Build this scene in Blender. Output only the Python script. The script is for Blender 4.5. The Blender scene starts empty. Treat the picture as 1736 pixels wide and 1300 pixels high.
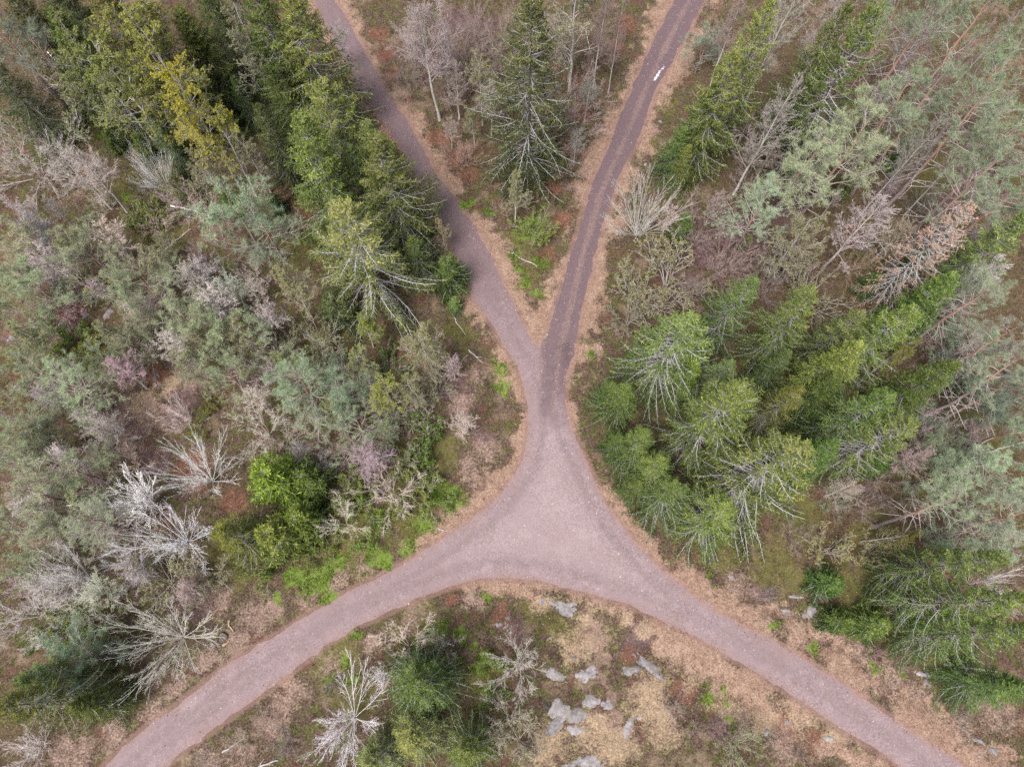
import bpy, math
import numpy as np

# ---------------------------------------------------------------- camera, sky, sun, exposure
SC = bpy.context.scene
COL = SC.collection
CAM_H, PITCH, FPX, CX, CY = 60.0, math.radians(18.8), 1203.0, 868.0, 650.0
cam_d = bpy.data.cameras.new('camera')
cam_d.sensor_width = 36.0
cam_d.lens = FPX / 1736.0 * 36.0
cam_d.clip_end = 3000.0
cam = bpy.data.objects.new('camera', cam_d)
COL.objects.link(cam)
cam.location = (0, 0, CAM_H)
cam.rotation_euler = (PITCH, 0, 0)
SC.camera = cam

SUN_EL, SUN_AZ = 62.0, 215.0          # soft, high, veiled sun
W = bpy.data.worlds.new('World')
SC.world = W
W.use_nodes = True
wn = W.node_tree.nodes
sky = wn.new('ShaderNodeTexSky')
sky.sky_type = 'NISHITA'
sky.sun_disc = False
sky.sun_elevation = math.radians(SUN_EL)
sky.sun_rotation = math.radians(SUN_AZ)
sky.air_density, sky.dust_density, sky.ozone_density = 1.0, 4.0, 0.6
wn['Background'].inputs['Strength'].default_value = 0.075
veil = wn.new('ShaderNodeHueSaturation')          # even cloud cover greys the blue
veil.inputs['Saturation'].default_value = 0.45
W.node_tree.links.new(sky.outputs[0], veil.inputs['Color'])
W.node_tree.links.new(veil.outputs[0], wn['Background'].inputs['Color'])

sun_d = bpy.data.lights.new('sun', 'SUN')
sun_d.energy = 1.5
sun_d.angle = math.radians(24)
sun_d.color = (1.0, 0.925, 0.90)
sun = bpy.data.objects.new('sun', sun_d)
COL.objects.link(sun)
_a, _e = math.radians(SUN_AZ), math.radians(SUN_EL)
from mathutils import Vector
sun.rotation_euler = Vector((-math.sin(_a) * math.cos(_e), -math.cos(_a) * math.cos(_e), -math.sin(_e))).to_track_quat('-Z', 'Y').to_euler()
sun.location = (0, 0, 80)

SC.view_settings.view_transform = 'Standard'
SC.view_settings.look = 'None'
SC.view_settings.gamma = 1.0
SC.view_settings.exposure = 1.52
SC.render.engine = 'CYCLES'
SC.cycles.max_bounces = 3
SC.cycles.diffuse_bounces = 1
SC.cycles.transmission_bounces = 1
SC.cycles.debug_use_spatial_splits = True
SC.cycles.use_light_tree = False
SC.cycles.use_adaptive_sampling = True
SC.cycles.adaptive_threshold = 0.012
SC.cycles.use_denoising = False             # keep the fine twigs and needles crisp

# ---------------------------------------------------------------- small helpers
RNG = np.random.default_rng(7)
CP, SP_ = math.cos(PITCH), math.sin(PITCH)

def ground(px, py, z=0.0):
    """Point of the place seen at a photograph position, at height z."""
    x = (np.asarray(px, float) - CX) / FPX
    y = -(np.asarray(py, float) - CY) / FPX
    Y = y * CP + SP_
    Z = y * SP_ - CP
    t = (CAM_H - z) / -Z
    return x * t, Y * t

def norm(v):
    return v / np.maximum(np.linalg.norm(v, axis=-1, keepdims=True), 1e-9)

def smooth(a, b, x):
    t = np.clip((x - a) / (b - a), 0, 1)
    return t * t * (3 - 2 * t)

def vnoise(x, y, seed=0):
    """Value noise on arrays."""
    xi, yi = np.floor(x).astype(np.int64), np.floor(y).astype(np.int64)
    fx, fy = x - xi, y - yi
    fx, fy = fx * fx * (3 - 2 * fx), fy * fy * (3 - 2 * fy)
    def hsh(i, j):
        n = (i * 374761393 + j * 668265263 + seed * 974711) & 0x7fffffff
        n = ((n ^ (n >> 13)) * 1274126177) & 0x7fffffff
        return ((n ^ (n >> 16)) & 0xffff) / 65535.0
    a, b, c, d = hsh(xi, yi), hsh(xi + 1, yi), hsh(xi, yi + 1), hsh(xi + 1, yi + 1)
    return (a * (1 - fx) + b * fx) * (1 - fy) + (c * (1 - fx) + d * fx) * fy

def fbm(x, y, seed=0, oct=4):
    v, a, s = 0, 0.5, 0
    for o in range(oct):
        v = v + a * vnoise(x * 2 ** o, y * 2 ** o, seed + o * 17)
        s += a
        a *= 0.5
    return v / s

def make_mesh(name, V, Q=None, T=None, attrs=None, smooth_shade=False):
    """One mesh from numpy vertices, quads, triangles and float point attributes."""
    me = bpy.data.meshes.new(name)
    V = np.asarray(V, np.float32)
    Q = np.zeros((0, 4), np.int32) if Q is None else np.asarray(Q, np.int32)
    T = np.zeros((0, 3), np.int32) if T is None else np.asarray(T, np.int32)
    me.vertices.add(len(V))
    me.vertices.foreach_set('co', V.ravel())
    me.loops.add(Q.size + T.size)
    me.loops.foreach_set('vertex_index', np.concatenate([Q.ravel(), T.ravel()]))
    me.polygons.add(len(Q) + len(T))
    st = np.concatenate([np.arange(len(Q)) * 4, Q.size + np.arange(len(T)) * 3]).astype(np.int32)
    me.polygons.foreach_set('loop_start', st)
    if smooth_shade:
        me.polygons.foreach_set('use_smooth', np.ones(len(Q) + len(T), bool))
    for k, a in (attrs or {}).items():
        at = me.attributes.new(k, 'FLOAT', 'POINT')
        at.data.foreach_set('value', np.asarray(a, np.float32))
    me.update(calc_edges=True)
    return me

class Geo:
    """Collects vertices and faces of one part."""
    def __init__(s):
        s.V, s.Q, s.T, s.A, s.n = [], [], [], [], 0
    def add(s, V, Q=None, T=None, a=None):
        V = np.asarray(V).reshape(-1, 3)
        s.V.append(V)
        if Q is not None: s.Q.append(Q + s.n)
        if T is not None: s.T.append(T + s.n)
        s.A.append(np.full(len(V), 0.5) if a is None else a)
        s.n += len(V)
    def tubes(s, P, R, sides=4, a=None):
        N, K, _ = P.shape
        Tn = norm(np.gradient(P, axis=1))
        ref = np.where(np.abs(Tn[..., 2:3]) > 0.9, np.array([1.0, 0, 0]), np.array([0, 0, 1.0]))
        U = norm(np.cross(Tn, ref)); Vv = np.cross(Tn, U)
        an = 2 * np.pi * np.arange(sides) / sides
        ring = P[:, :, None] + R[:, :, None, None] * (np.cos(an)[:, None] * U[:, :, None] + np.sin(an)[:, None] * Vv[:, :, None])
        i, k, j = np.meshgrid(np.arange(N), np.arange(K - 1), np.arange(sides), indexing='ij')
        f = lambda i, k, j: (i * K + k) * sides + j % sides
        q = np.stack([f(i, k, j), f(i, k, j + 1), f(i, k + 1, j + 1), f(i, k + 1, j)], -1).reshape(-1, 4)
        av = np.repeat(np.full(N, 0.5) if a is None else a, K * sides)
        s.add(ring, q, None, av)
    def cones(s, P, R, a=None):
        """Fine twigs: base point P[:,0] to tip P[:,-1], three-sided."""
        A, B = P[:, 0], P[:, -1]
        d = norm(B - A)
        ref = np.where(np.abs(d[:, 2:3]) > 0.9, np.array([1.0, 0, 0]), np.array([0, 0, 1.0]))
        U = norm(np.cross(d, ref)); Vv = np.cross(d, U)
        r = R[:, 0][:, None]
        V = np.stack([A + r * U, A + r * (-0.5 * U + 0.87 * Vv), A + r * (-0.5 * U - 0.87 * Vv), B], 1)
        b = np.arange(len(A))[:, None] * 4
        T = np.concatenate([b + [0, 1, 3], b + [1, 2, 3], b + [2, 0, 3]])
        s.add(V, None, T, np.repeat(np.full(len(A), 0.5) if a is None else a, 4))
    def leaves(s, C, D, Wd, L, a):
        """Diamond leaf faces from C along D, half-width vector Wd."""
        L = L[:, None]
        V = np.stack([C, C + D * L * 0.5 + Wd, C + D * L, C + D * L * 0.5 - Wd], 1)
        q = np.arange(len(C) * 4).reshape(-1, 4)
        s.add(V, q, None, np.repeat(a, 4))
    def needles(s, C, D, Wd, L, a):
        V = np.stack([C - Wd, C + Wd, C + D * L[:, None]], 1)
        s.add(V, None, np.arange(len(C) * 3).reshape(-1, 3), np.repeat(a, 3))
    def mesh(s, name, mat, smooth_shade=False):
        me = make_mesh(name, np.concatenate(s.V), np.concatenate(s.Q) if s.Q else None,
                       np.concatenate(s.T) if s.T else None, {'v': np.concatenate(s.A)}, smooth_shade)
        me.materials.append(mat)
        return me

def tag(o, label=None, cat=None, group=None, kind=None):
    if label: o['label'] = label
    if cat: o['category'] = cat
    if group: o['group'] = group
    if kind: o['kind'] = kind
    return o

def link(name, data, parent=None):
    o = bpy.data.objects.new(name, data)
    COL.objects.link(o)
    if parent: o.parent = parent
    return o

# ---------------------------------------------------------------- materials
def new_mat(name):
    m = bpy.data.materials.new(name)
    m.use_nodes = True
    nt = m.node_tree
    for n in list(nt.nodes): nt.nodes.remove(n)
    out = nt.nodes.new('ShaderNodeOutputMaterial')
    return m, nt, out

class N:
    """Thin node-tree writer."""
    def __init__(s, nt): s.nt = nt
    def node(s, t, **kw):
        n = s.nt.nodes.new(t)
        for k, v in kw.items(): setattr(n, k, v)
        return n
    def put(s, sock, v):
        if isinstance(v, bpy.types.NodeSocket): s.nt.links.new(v, sock)
        elif isinstance(v, (tuple, list)) and len(v) == 3 and sock.type == 'RGBA': sock.default_value = (*v, 1)
        else: sock.default_value = v
    def attr(s, name): return s.node('ShaderNodeAttribute', attribute_name=name).outputs['Fac']
    def noise(s, scale, detail=4, vec=None, rough=0.6, dist=0.0):
        n = s.node('ShaderNodeTexNoise')
        n.inputs['Scale'].default_value = scale; n.inputs['Detail'].default_value = detail
        n.inputs['Roughness'].default_value = rough; n.inputs['Distortion'].default_value = dist
        if vec is not None: s.nt.links.new(vec, n.inputs['Vector'])
        return n.outputs['Fac']
    def pos(s): return s.node('ShaderNodeNewGeometry').outputs['Position']
    def math(s, op, a, b=None, c=None, clamp=False):
        n = s.node('ShaderNodeMath', operation=op, use_clamp=clamp)
        for i, v in enumerate((a, b, c)):
            if v is not None: s.put(n.inputs[i], v)
        return n.outputs[0]
    def mix(s, f, a, b, mode='MIX'):
        n = s.node('ShaderNodeMix', data_type='RGBA', blend_type=mode)
        s.put(n.inputs[0], f); s.put(n.inputs[6], a); s.put(n.inputs[7], b)
        return n.outputs[2]
    def ramp(s, f, stops):
        n = s.node('ShaderNodeValToRGB')
        el = n.color_ramp.elements
        while len(el) < len(stops): el.new(0.5)
        for e, (p, c) in zip(el, stops):
            e.position = p; e.color = (*c, 1)
        s.nt.links.new(f, n.inputs[0])
        return n.outputs[0]
    def step(s, f, lo, hi):
        n = s.node('ShaderNodeMapRange', interpolation_type='SMOOTHSTEP')
        s.put(n.inputs[0], f); n.inputs[1].default_value = lo; n.inputs[2].default_value = hi
        return n.outputs[0]

def leaf_mat(name, stops, trans=0.3):
    """Foliage: colour by a per-leaf value, tinted per tree by the object colour."""
    m, nt, out = new_mat(name); n = N(nt)
    c = n.ramp(n.attr('v'), stops)
    oi = n.node('ShaderNodeObjectInfo')
    c = n.mix(1.0, c, oi.outputs['Color'], 'MULTIPLY')
    d = n.node('ShaderNodeBsdfDiffuse'); t = n.node('ShaderNodeBsdfTranslucent')
    n.put(d.inputs[0], c); n.put(t.inputs[0], c)
    mx = n.node('ShaderNodeMixShader'); mx.inputs[0].default_value = trans
    nt.links.new(d.outputs[0], mx.inputs[1]); nt.links.new(t.outputs[0], mx.inputs[2])
    nt.links.new(mx.outputs[0], out.inputs[0])
    return m

def bark_mat(name, c0, c1, scale=6.0, top=None, top_from=0.35, top_to=0.6, tint=False):
    """Bark: two tones broken by noise; 'top' is the colour of the upper stem (Scots pine)."""
    m, nt, out = new_mat(name); n = N(nt)
    tc = n.node('ShaderNodeTexCoord')
    nz = n.noise(scale, 3, tc.outputs['Object'])
    c = n.mix(n.step(nz, 0.35, 0.65), c0, c1)
    c = n.mix(n.math('MULTIPLY', n.attr('v'), 0.35), c, c1)
    if top:
        sp = n.node('ShaderNodeSeparateXYZ'); nt.links.new(tc.outputs['Generated'], sp.inputs[0])
        g = n.math('ADD', sp.outputs[2], n.math('MULTIPLY', n.math('SUBTRACT', nz, 0.5), 0.5))
        c = n.mix(n.step(g, top_from, top_to), c, top)
    if tint:
        oi = n.node('ShaderNodeObjectInfo')
        c = n.mix(1.0, c, oi.outputs['Color'], 'MULTIPLY')
    b = n.node('ShaderNodeBsdfPrincipled')
    n.put(b.inputs['Base Color'], c); b.inputs['Roughness'].default_value = 0.9
    b.inputs['Specular IOR Level'].default_value = 0.2
    nt.links.new(b.outputs[0], out.inputs[0])
    return m

M = {}
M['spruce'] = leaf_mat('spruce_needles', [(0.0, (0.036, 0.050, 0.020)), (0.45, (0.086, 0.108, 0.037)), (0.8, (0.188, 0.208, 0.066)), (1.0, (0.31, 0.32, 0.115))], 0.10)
M['pine'] = leaf_mat('pine_needles', [(0.0, (0.170, 0.198, 0.125)), (0.5, (0.30, 0.345, 0.225)), (1.0, (0.47, 0.515, 0.36))], 0.15)
M['leaf'] = leaf_mat('spring_leaves', [(0.0, (0.135, 0.150, 0.050)), (0.5, (0.230, 0.245, 0.080)), (1.0, (0.335, 0.330, 0.125))], 0.4)
M['bud'] = leaf_mat('opening_buds', [(0.0, (0.180, 0.170, 0.100)), (0.5, (0.285, 0.275, 0.150)), (1.0, (0.400, 0.380, 0.220))], 0.35)
M['dead_needle'] = leaf_mat('dead_needles', [(0.0, (0.26, 0.165, 0.12)), (0.5, (0.42, 0.285, 0.215)), (1.0, (0.54, 0.40, 0.325))], 0.2)
M['bark_spruce'] = bark_mat('spruce_bark', (0.085, 0.068, 0.055), (0.17, 0.145, 0.12))
M['lichen'] = bark_mat('lichen_branches', (0.30, 0.288, 0.275), (0.56, 0.555, 0.535), 14)
M['bark_pine'] = bark_mat('pine_bark', (0.19, 0.15, 0.14), (0.32, 0.26, 0.245), 5, top=(0.42, 0.25, 0.19))
M['pine_twig'] = bark_mat('pine_twigs', (0.28, 0.23, 0.215), (0.46, 0.395, 0.375), 4)
M['bark_birch'] = bark_mat('birch_bark', (0.34, 0.31, 0.28), (0.62, 0.59, 0.55), 4, top=(0.50, 0.45, 0.41), top_from=0.5, top_to=0.9)
M['twig'] = bark_mat('bare_twigs', (0.315, 0.280, 0.258), (0.49, 0.45, 0.415), 4, tint=True)
M['white_wood'] = bark_mat('pale_branches', (0.64, 0.59, 0.58), (0.86, 0.815, 0.805), 5, tint=True)
M['dead_wood'] = bark_mat('weathered_wood', (0.26, 0.235, 0.215), (0.46, 0.43, 0.40), 5)

# ---------------------------------------------------------------- road outline (photograph positions laid on the ground)
EDGE_W = [(505, -60), (533, 0), (549, 35), (580, 97), (608, 149), (642, 194), (670, 235), (698, 284), (722, 332), (746, 374), (767, 417), (786, 469), (808, 514), (833, 549), (860, 594), (878, 625), (888, 660), (895, 694), (897, 729), (890, 767), (878, 798), (860, 822), (840, 848), (798, 881), (746, 916), (694, 950), (642, 978), (590, 1002), (538, 1033), (487, 1065), (435, 1097), (398, 1117), (346, 1158), (294, 1200), (242, 1238), (208, 1265), (180, 1297), (140, 1335), (90, 1385)]
EDGE_S = [(190, 1385), (235, 1338), (277, 1300), (312, 1272), (363, 1234), (415, 1196), (467, 1160), (511, 1125), (556, 1092), (608, 1060), (660, 1037), (711, 1013), (763, 994), (810, 982), (858, 979), (912, 984), (956, 995), (1008, 1009), (1060, 1023), (1112, 1047), (1163, 1071), (1215, 1099), (1270, 1132), (1322, 1165), (1371, 1197), (1413, 1227), (1482, 1269), (1527, 1300), (1590, 1345), (1650, 1390)]
EDGE_E = [(1760, 1390), (1700, 1345), (1634, 1300), (1586, 1265), (1534, 1234), (1482, 1196), (1430, 1161), (1378, 1127), (1326, 1096), (1274, 1068), (1222, 1040), (1171, 1006), (1136, 978), (1112, 957), (1077, 919), (1049, 885), (1023, 848), (1001, 798), (980, 753), (966, 718), (959, 677), (961, 642), (970, 608), (980, 566), (990, 514), (1001, 469), (1009, 435), (1021, 391), (1039, 332), (1056, 287), (1077, 249), (1094, 208), (1111, 156), (1139, 107), (1167, 52), (1195, 0), (1225, -60)]
EDGE_N = [(1168, -60), (1143, 0), (1125, 38), (1101, 83), (1077, 138), (1056, 187), (1035, 239), (1015, 287), (997, 329), (980, 391), (966, 434), (952, 487), (938, 532), (925, 572), (915, 592), (905, 580), (893, 560), (876, 528), (855, 483), (835, 440), (809, 391), (774, 343), (739, 294), (712, 242), (684, 197), (660, 163), (635, 118), (608, 69), (587, 31), (566, 0), (540, -60)]
POLY = np.array(EDGE_W + EDGE_S + EDGE_E + EDGE_N, float)
PX, PY = ground(POLY[:, 0], POLY[:, 1])
TRACK_MID = np.array([(1198, -60), (1169, 0), (1121, 96), (1086, 173), (1057, 243), (1036, 287), (1018, 330), (1000, 391), (988, 434), (975, 490), (962, 540), (950, 590), (945, 640), (940, 700)], float)
TMX, TMY = ground(TRACK_MID[:, 0], TRACK_MID[:, 1])

def seg_dist(x, y, ax, ay, closed):
    d = np.full(x.shape, 1e9)
    n = len(ax)
    for i in range(n if closed else n - 1):
        j = (i + 1) % n
        ex, ey = ax[j] - ax[i], ay[j] - ay[i]
        t = np.clip(((x - ax[i]) * ex + (y - ay[i]) * ey) / (ex * ex + ey * ey + 1e-9), 0, 1)
        d = np.minimum(d, np.hypot(x - ax[i] - t * ex, y - ay[i] - t * ey))
    return d

def road_sdf(x, y):
    """Distance to the road edge in metres, negative on the road."""
    ins = np.zeros(x.shape, bool)
    n = len(PX)
    for i in range(n):
        j = (i + 1) % n
        c = ((PY[i] > y) != (PY[j] > y)) & (x < (PX[j] - PX[i]) * (y - PY[i]) / (PY[j] - PY[i] + 1e-12) + PX[i])
        ins ^= c
    d = seg_dist(x, y, PX, PY, True)
    return np.where(ins, -d, d)

# ---------------------------------------------------------------- ground sheet
def terrain(x, y, sd):
    far = smooth(0.5, 7.0, sd)
    z = 0.9 * (fbm(x / 9, y / 9, 3, 4) - 0.42) * far
    z += 0.30 * (fbm(x / 1.6, y / 1.6, 9, 3) - 0.5) * smooth(0.2, 2.5, sd)
    z += 0.17 * (fbm(x / 0.7, y / 0.7, 21, 3) - 0.5) * smooth(-0.5, 0.5, sd)
    ditch = -0.22 * np.exp(-((sd - 2.3) / 0.7) ** 2)                  # shallow ditches along both sides
    edge = 0.055 * smooth(-0.25, 0.35, sd) - 0.15 * smooth(0.1, -1.0, sd)
    return z + ditch + edge

def axis(a, b, st, far):
    core = np.arange(a, b + 1e-6, st)
    g = st * 1.35 ** np.arange(1, 26); g = np.cumsum(g); g = g[g < far]
    return np.concatenate([(a - g)[::-1], core, b + g])

gx, gy = axis(-64, 64, 0.26, 700), axis(-24, 76, 0.26, 700)
GX, GY = np.meshgrid(gx, gy, indexing='ij')
near = (np.abs(GX) < 75) & (GY > -35) & (GY < 90)
SD = np.full(GX.shape, 50.0)
SD[near] = road_sdf(GX[near], GY[near])
GZ = terrain(GX, GY, SD)
_gi = lambda x, y: (np.clip(np.searchsorted(gx, x) - 1, 0, len(gx) - 2), np.clip(np.searchsorted(gy, y) - 1, 0, len(gy) - 2))
def gsample(F, x, y):
    i, j = _gi(x, y)
    fx, fy = (x - gx[i]) / (gx[i + 1] - gx[i]), (y - gy[j]) / (gy[j + 1] - gy[j])
    return (F[i, j] * (1 - fx) + F[i + 1, j] * fx) * (1 - fy) + (F[i, j + 1] * (1 - fx) + F[i + 1, j + 1] * fx) * fy
def gz(x, y): return gsample(GZ, np.asarray(x, float), np.asarray(y, float))

# patches of ground cover: (x, y, radius) in photograph positions
ZONES = {
 'green': [(845, 630, 16), (850, 660, 12), (838, 610, 10), (530, 985, 26), (560, 960, 20), (640, 945, 24), (690, 920, 18), (720, 880, 22), (770, 850, 20), (740, 840, 18), (655, 950, 18), (505, 975, 18), (475, 1010, 12), (560, 1010, 14),
           (745, 1065, 12), (740, 1090, 8), (775, 1075, 10), (805, 1090, 10), (825, 1120, 16), (780, 1115, 10), (830, 1180, 12), (820, 1010, 8), (1195, 1185, 11), (1235, 1165, 8), (1240, 1190, 8), (1238, 1225, 8), (1207, 985, 8), (890, 480, 14), (905, 500, 12), (880, 450, 12), (870, 430, 12), (915, 440, 14), (800, 335, 8), (790, 345, 10), (955, 280, 8), (1380, 1092, 10), (1485, 1130, 9), (1530, 1152, 8), (1320, 1062, 8),
           (900, 390, 26), (830, 360, 14), (200, 190, 18), (180, 230, 16), (220, 330, 14), (110, 560, 12), (100, 590, 10), (600, 1075, 10), (555, 1150, 12), (600, 1150, 12), (575, 1120, 10), (1000, 600, 10), (640, 880, 18), (600, 830, 14)],
 'moss': [(120, 130, 50), (190, 210, 50), (230, 320, 40), (300, 400, 30), (80, 540, 50), (160, 610, 30), (40, 480, 40), (250, 420, 30), (880, 470, 40), (870, 420, 36), (1310, 955, 40), (1340, 985, 28), (1290, 980, 22), (1360, 880, 40), (1240, 945, 25), (1560, 800, 50), (1480, 420, 50), (1560, 300, 60), (1650, 420, 50), (1520, 230, 60), (1650, 750, 60), (1480, 900, 40), (1100, 240, 26), (1130, 180, 24), (600, 1180, 40), (560, 1110, 36), (520, 1075, 30), (700, 1060, 36), (820, 1150, 30), (400, 930, 60), (600, 920, 60), (700, 870, 50), (740, 780, 40), (900, 1040, 22), (945, 1070, 26), (1240, 1190, 40), (1600, 1100, 40), (1450, 1000, 40), (780, 560, 30), (560, 590, 40), (500, 420, 40)],
 'red': [(640, 60, 22), (655, 90, 22), (670, 125, 18), (690, 170, 16), (745, 235, 22), (770, 270, 26), (790, 300, 22), (960, 130, 36), (985, 190, 26), (960, 240, 30), (940, 320, 26), (950, 380, 22), (925, 430, 18), (1060, 40, 30), (1045, 80, 24), (560, 600, 18), (600, 640, 22), (460, 230, 24), (500, 330, 30), (520, 370, 26), (400, 850, 26), (330, 800, 36), (845, 1040, 14), (770, 1028, 12), (1640, 980, 30), (1590, 960, 24), (1160, 1170, 20), (1330, 1230, 26), (1380, 1260, 20), (1060, 1110, 14), (990, 1075, 10), (1445, 400, 26), (260, 640, 24), (400, 620, 20), (120, 530, 24), (30, 560, 24)],
 'heather': [(315, 670, 34), (230, 720, 36), (290, 700, 30), (200, 690, 26), (260, 780, 34), (870, 1060, 14), (875, 1080, 12), (1085, 1075, 24), (1070, 1095, 20), (1220, 1240, 18), (1200, 1090, 14), (1290, 1010, 18), (300, 610, 28), (120, 545, 30), (30, 570, 30), (330, 1020, 40), (100, 1080, 30), (760, 660, 26), (780, 690, 24), (820, 740, 22), (690, 940, 14), (1150, 480, 30), (1120, 510, 24), (830, 60, 50), (780, 40, 36), (1330, 360, 40), (1250, 400, 50), (1180, 430, 40)],
 'pale': [(985, 1060, 22), (1000, 1080, 26), (970, 1100, 26), (950, 1085, 16), (1100, 1180, 30), (1085, 1200, 22), (1120, 1230, 30), (1040, 1260, 36), (1000, 1240, 30), (1090, 1070, 12), (1140, 1100, 26), (1180, 1130, 30), (1060, 1045, 14), (1100, 1062, 14), (920, 1025, 14), (1230, 1180, 30), (1290, 1210, 30), (930, 1260, 30), (240, 690, 30), (290, 650, 20), (1360, 1200, 30), (1420, 1240, 26), (1300, 1060, 18), (1350, 1120, 20), (1240, 1020, 16), (1440, 1190, 20)],
 'grassy': [(450, 1230, 22), (405, 1280, 26), (500, 1165, 20), (555, 1130, 18), (480, 1200, 24), (350, 1292, 24), (620, 1095, 18), (800, 1015, 18), (700, 1050, 18), (430, 1050, 26), (400, 1085, 22), (465, 1022, 22), (350, 1120, 22), (300, 1160, 20), (570, 985, 20), (262, 1205, 18), (520, 1010, 20), (620, 960, 20), (1500, 1150, 30), (1560, 1190, 30), (1620, 1235, 30), (1690, 1210, 26), (1440, 1115, 26), (1250, 1000, 22), (1290, 1050, 22), (780, 690, 20), (825, 760, 22), (800, 800, 22), (800, 640, 18), (1350, 1075, 22), (1400, 1070, 20), (260, 700, 30), (220, 760, 24), (330, 640, 24), (370, 1020, 28), (1330, 1260, 26), (1250, 1220, 24), (190, 1250, 24), (120, 1270, 30), (1130, 130, 22), (1100, 220, 18), (1080, 300, 16)],
 'path': [(1015, 1085, 12), (1020, 1110, 11), (1022, 1135, 11), (1028, 1160, 11), (1035, 1185, 11), (1040, 1205, 11), (1030, 1225, 13), (1008, 1065, 12)],
}
ZA = {}
WX = GX + 1.5 * (fbm(GX / 1.7, GY / 1.7, 51, 3) - 0.5) + 0.8 * (fbm(GX / 0.6, GY / 0.6, 53, 2) - 0.5)
WY = GY + 1.5 * (fbm(GX / 1.7, GY / 1.7, 57, 3) - 0.5) + 0.8 * (fbm(GX / 0.6, GY / 0.6, 59, 2) - 0.5)
for zn, lst in ZONES.items():
    F = np.zeros(GX.shape)
    for (px, py, r) in lst:
        cx, cy = ground(px, py)
        rr = r / 20.5
        sub = (np.abs(GX - cx) < rr * 2.2) & (np.abs(GY - cy) < rr * 2.2)
        F[sub] = np.maximum(F[sub], np.exp(-((WX[sub] - cx) ** 2 + (WY[sub] - cy) ** 2) / (rr * rr) * 0.75))
    ZA[zn] = F
# dry straw and leaf litter along the verges; wider where the photograph shows it wider
vw = -0.75 + 3.6 * fbm(GX / 3.5, GY / 3.5, 41, 3)
vw = vw + 1.6 * smooth(3, 20, GX) * smooth(12, -2, GY)                # open grass beside the lower right road
vw = vw - 1.25 * smooth(-1, -6, GX) * smooth(7, 3, GY)                # thin mixed verge along the lower left road
vw = vw - 0.9 * smooth(-9, -13, GX + 0.18 * GY) * smooth(18, 24, GY)  # wooded side of the upper left road
vw = vw - 0.8 * smooth(5, 2, GX) * smooth(3.4, 2.6, GY)
STRAW = smooth(vw + 1.3, vw - 0.7, SD + 2.0 * (fbm(GX / 0.9, GY / 0.9, 61, 3) - 0.5))
STRAW = STRAW * (0.25 + 0.75 * smooth(0.30, 0.52, fbm(GX / 2.6, GY / 2.6, 65, 3)))
ZA['straw'] = STRAW
# needle litter and peat where the conifers stand close, darkened with painted canopy shade
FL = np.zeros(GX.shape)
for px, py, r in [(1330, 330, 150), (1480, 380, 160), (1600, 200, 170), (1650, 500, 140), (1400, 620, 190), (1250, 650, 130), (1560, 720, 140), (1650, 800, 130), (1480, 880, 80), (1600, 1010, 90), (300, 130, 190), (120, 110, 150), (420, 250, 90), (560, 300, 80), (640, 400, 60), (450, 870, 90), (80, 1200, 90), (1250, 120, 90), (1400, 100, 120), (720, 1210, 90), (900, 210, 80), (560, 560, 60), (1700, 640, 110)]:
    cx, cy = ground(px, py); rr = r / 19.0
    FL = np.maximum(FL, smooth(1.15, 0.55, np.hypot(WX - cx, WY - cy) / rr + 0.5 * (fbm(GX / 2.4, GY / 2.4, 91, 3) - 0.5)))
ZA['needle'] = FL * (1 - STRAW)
ZA['edge'] = smooth(0.75, 0.05, SD)

i, j = np.meshgrid(np.arange(len(gx) - 1), np.arange(len(gy) - 1), indexing='ij')
f = lambda i, j: i * len(gy) + j
Qg = np.stack([f(i, j), f(i + 1, j), f(i + 1, j + 1), f(i, j + 1)], -1).reshape(-1, 4)
gme = make_mesh('ground', np.stack([GX, GY, GZ], -1).reshape(-1, 3), Qg, None, {k: v.ravel() for k, v in ZA.items()}, True)

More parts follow.
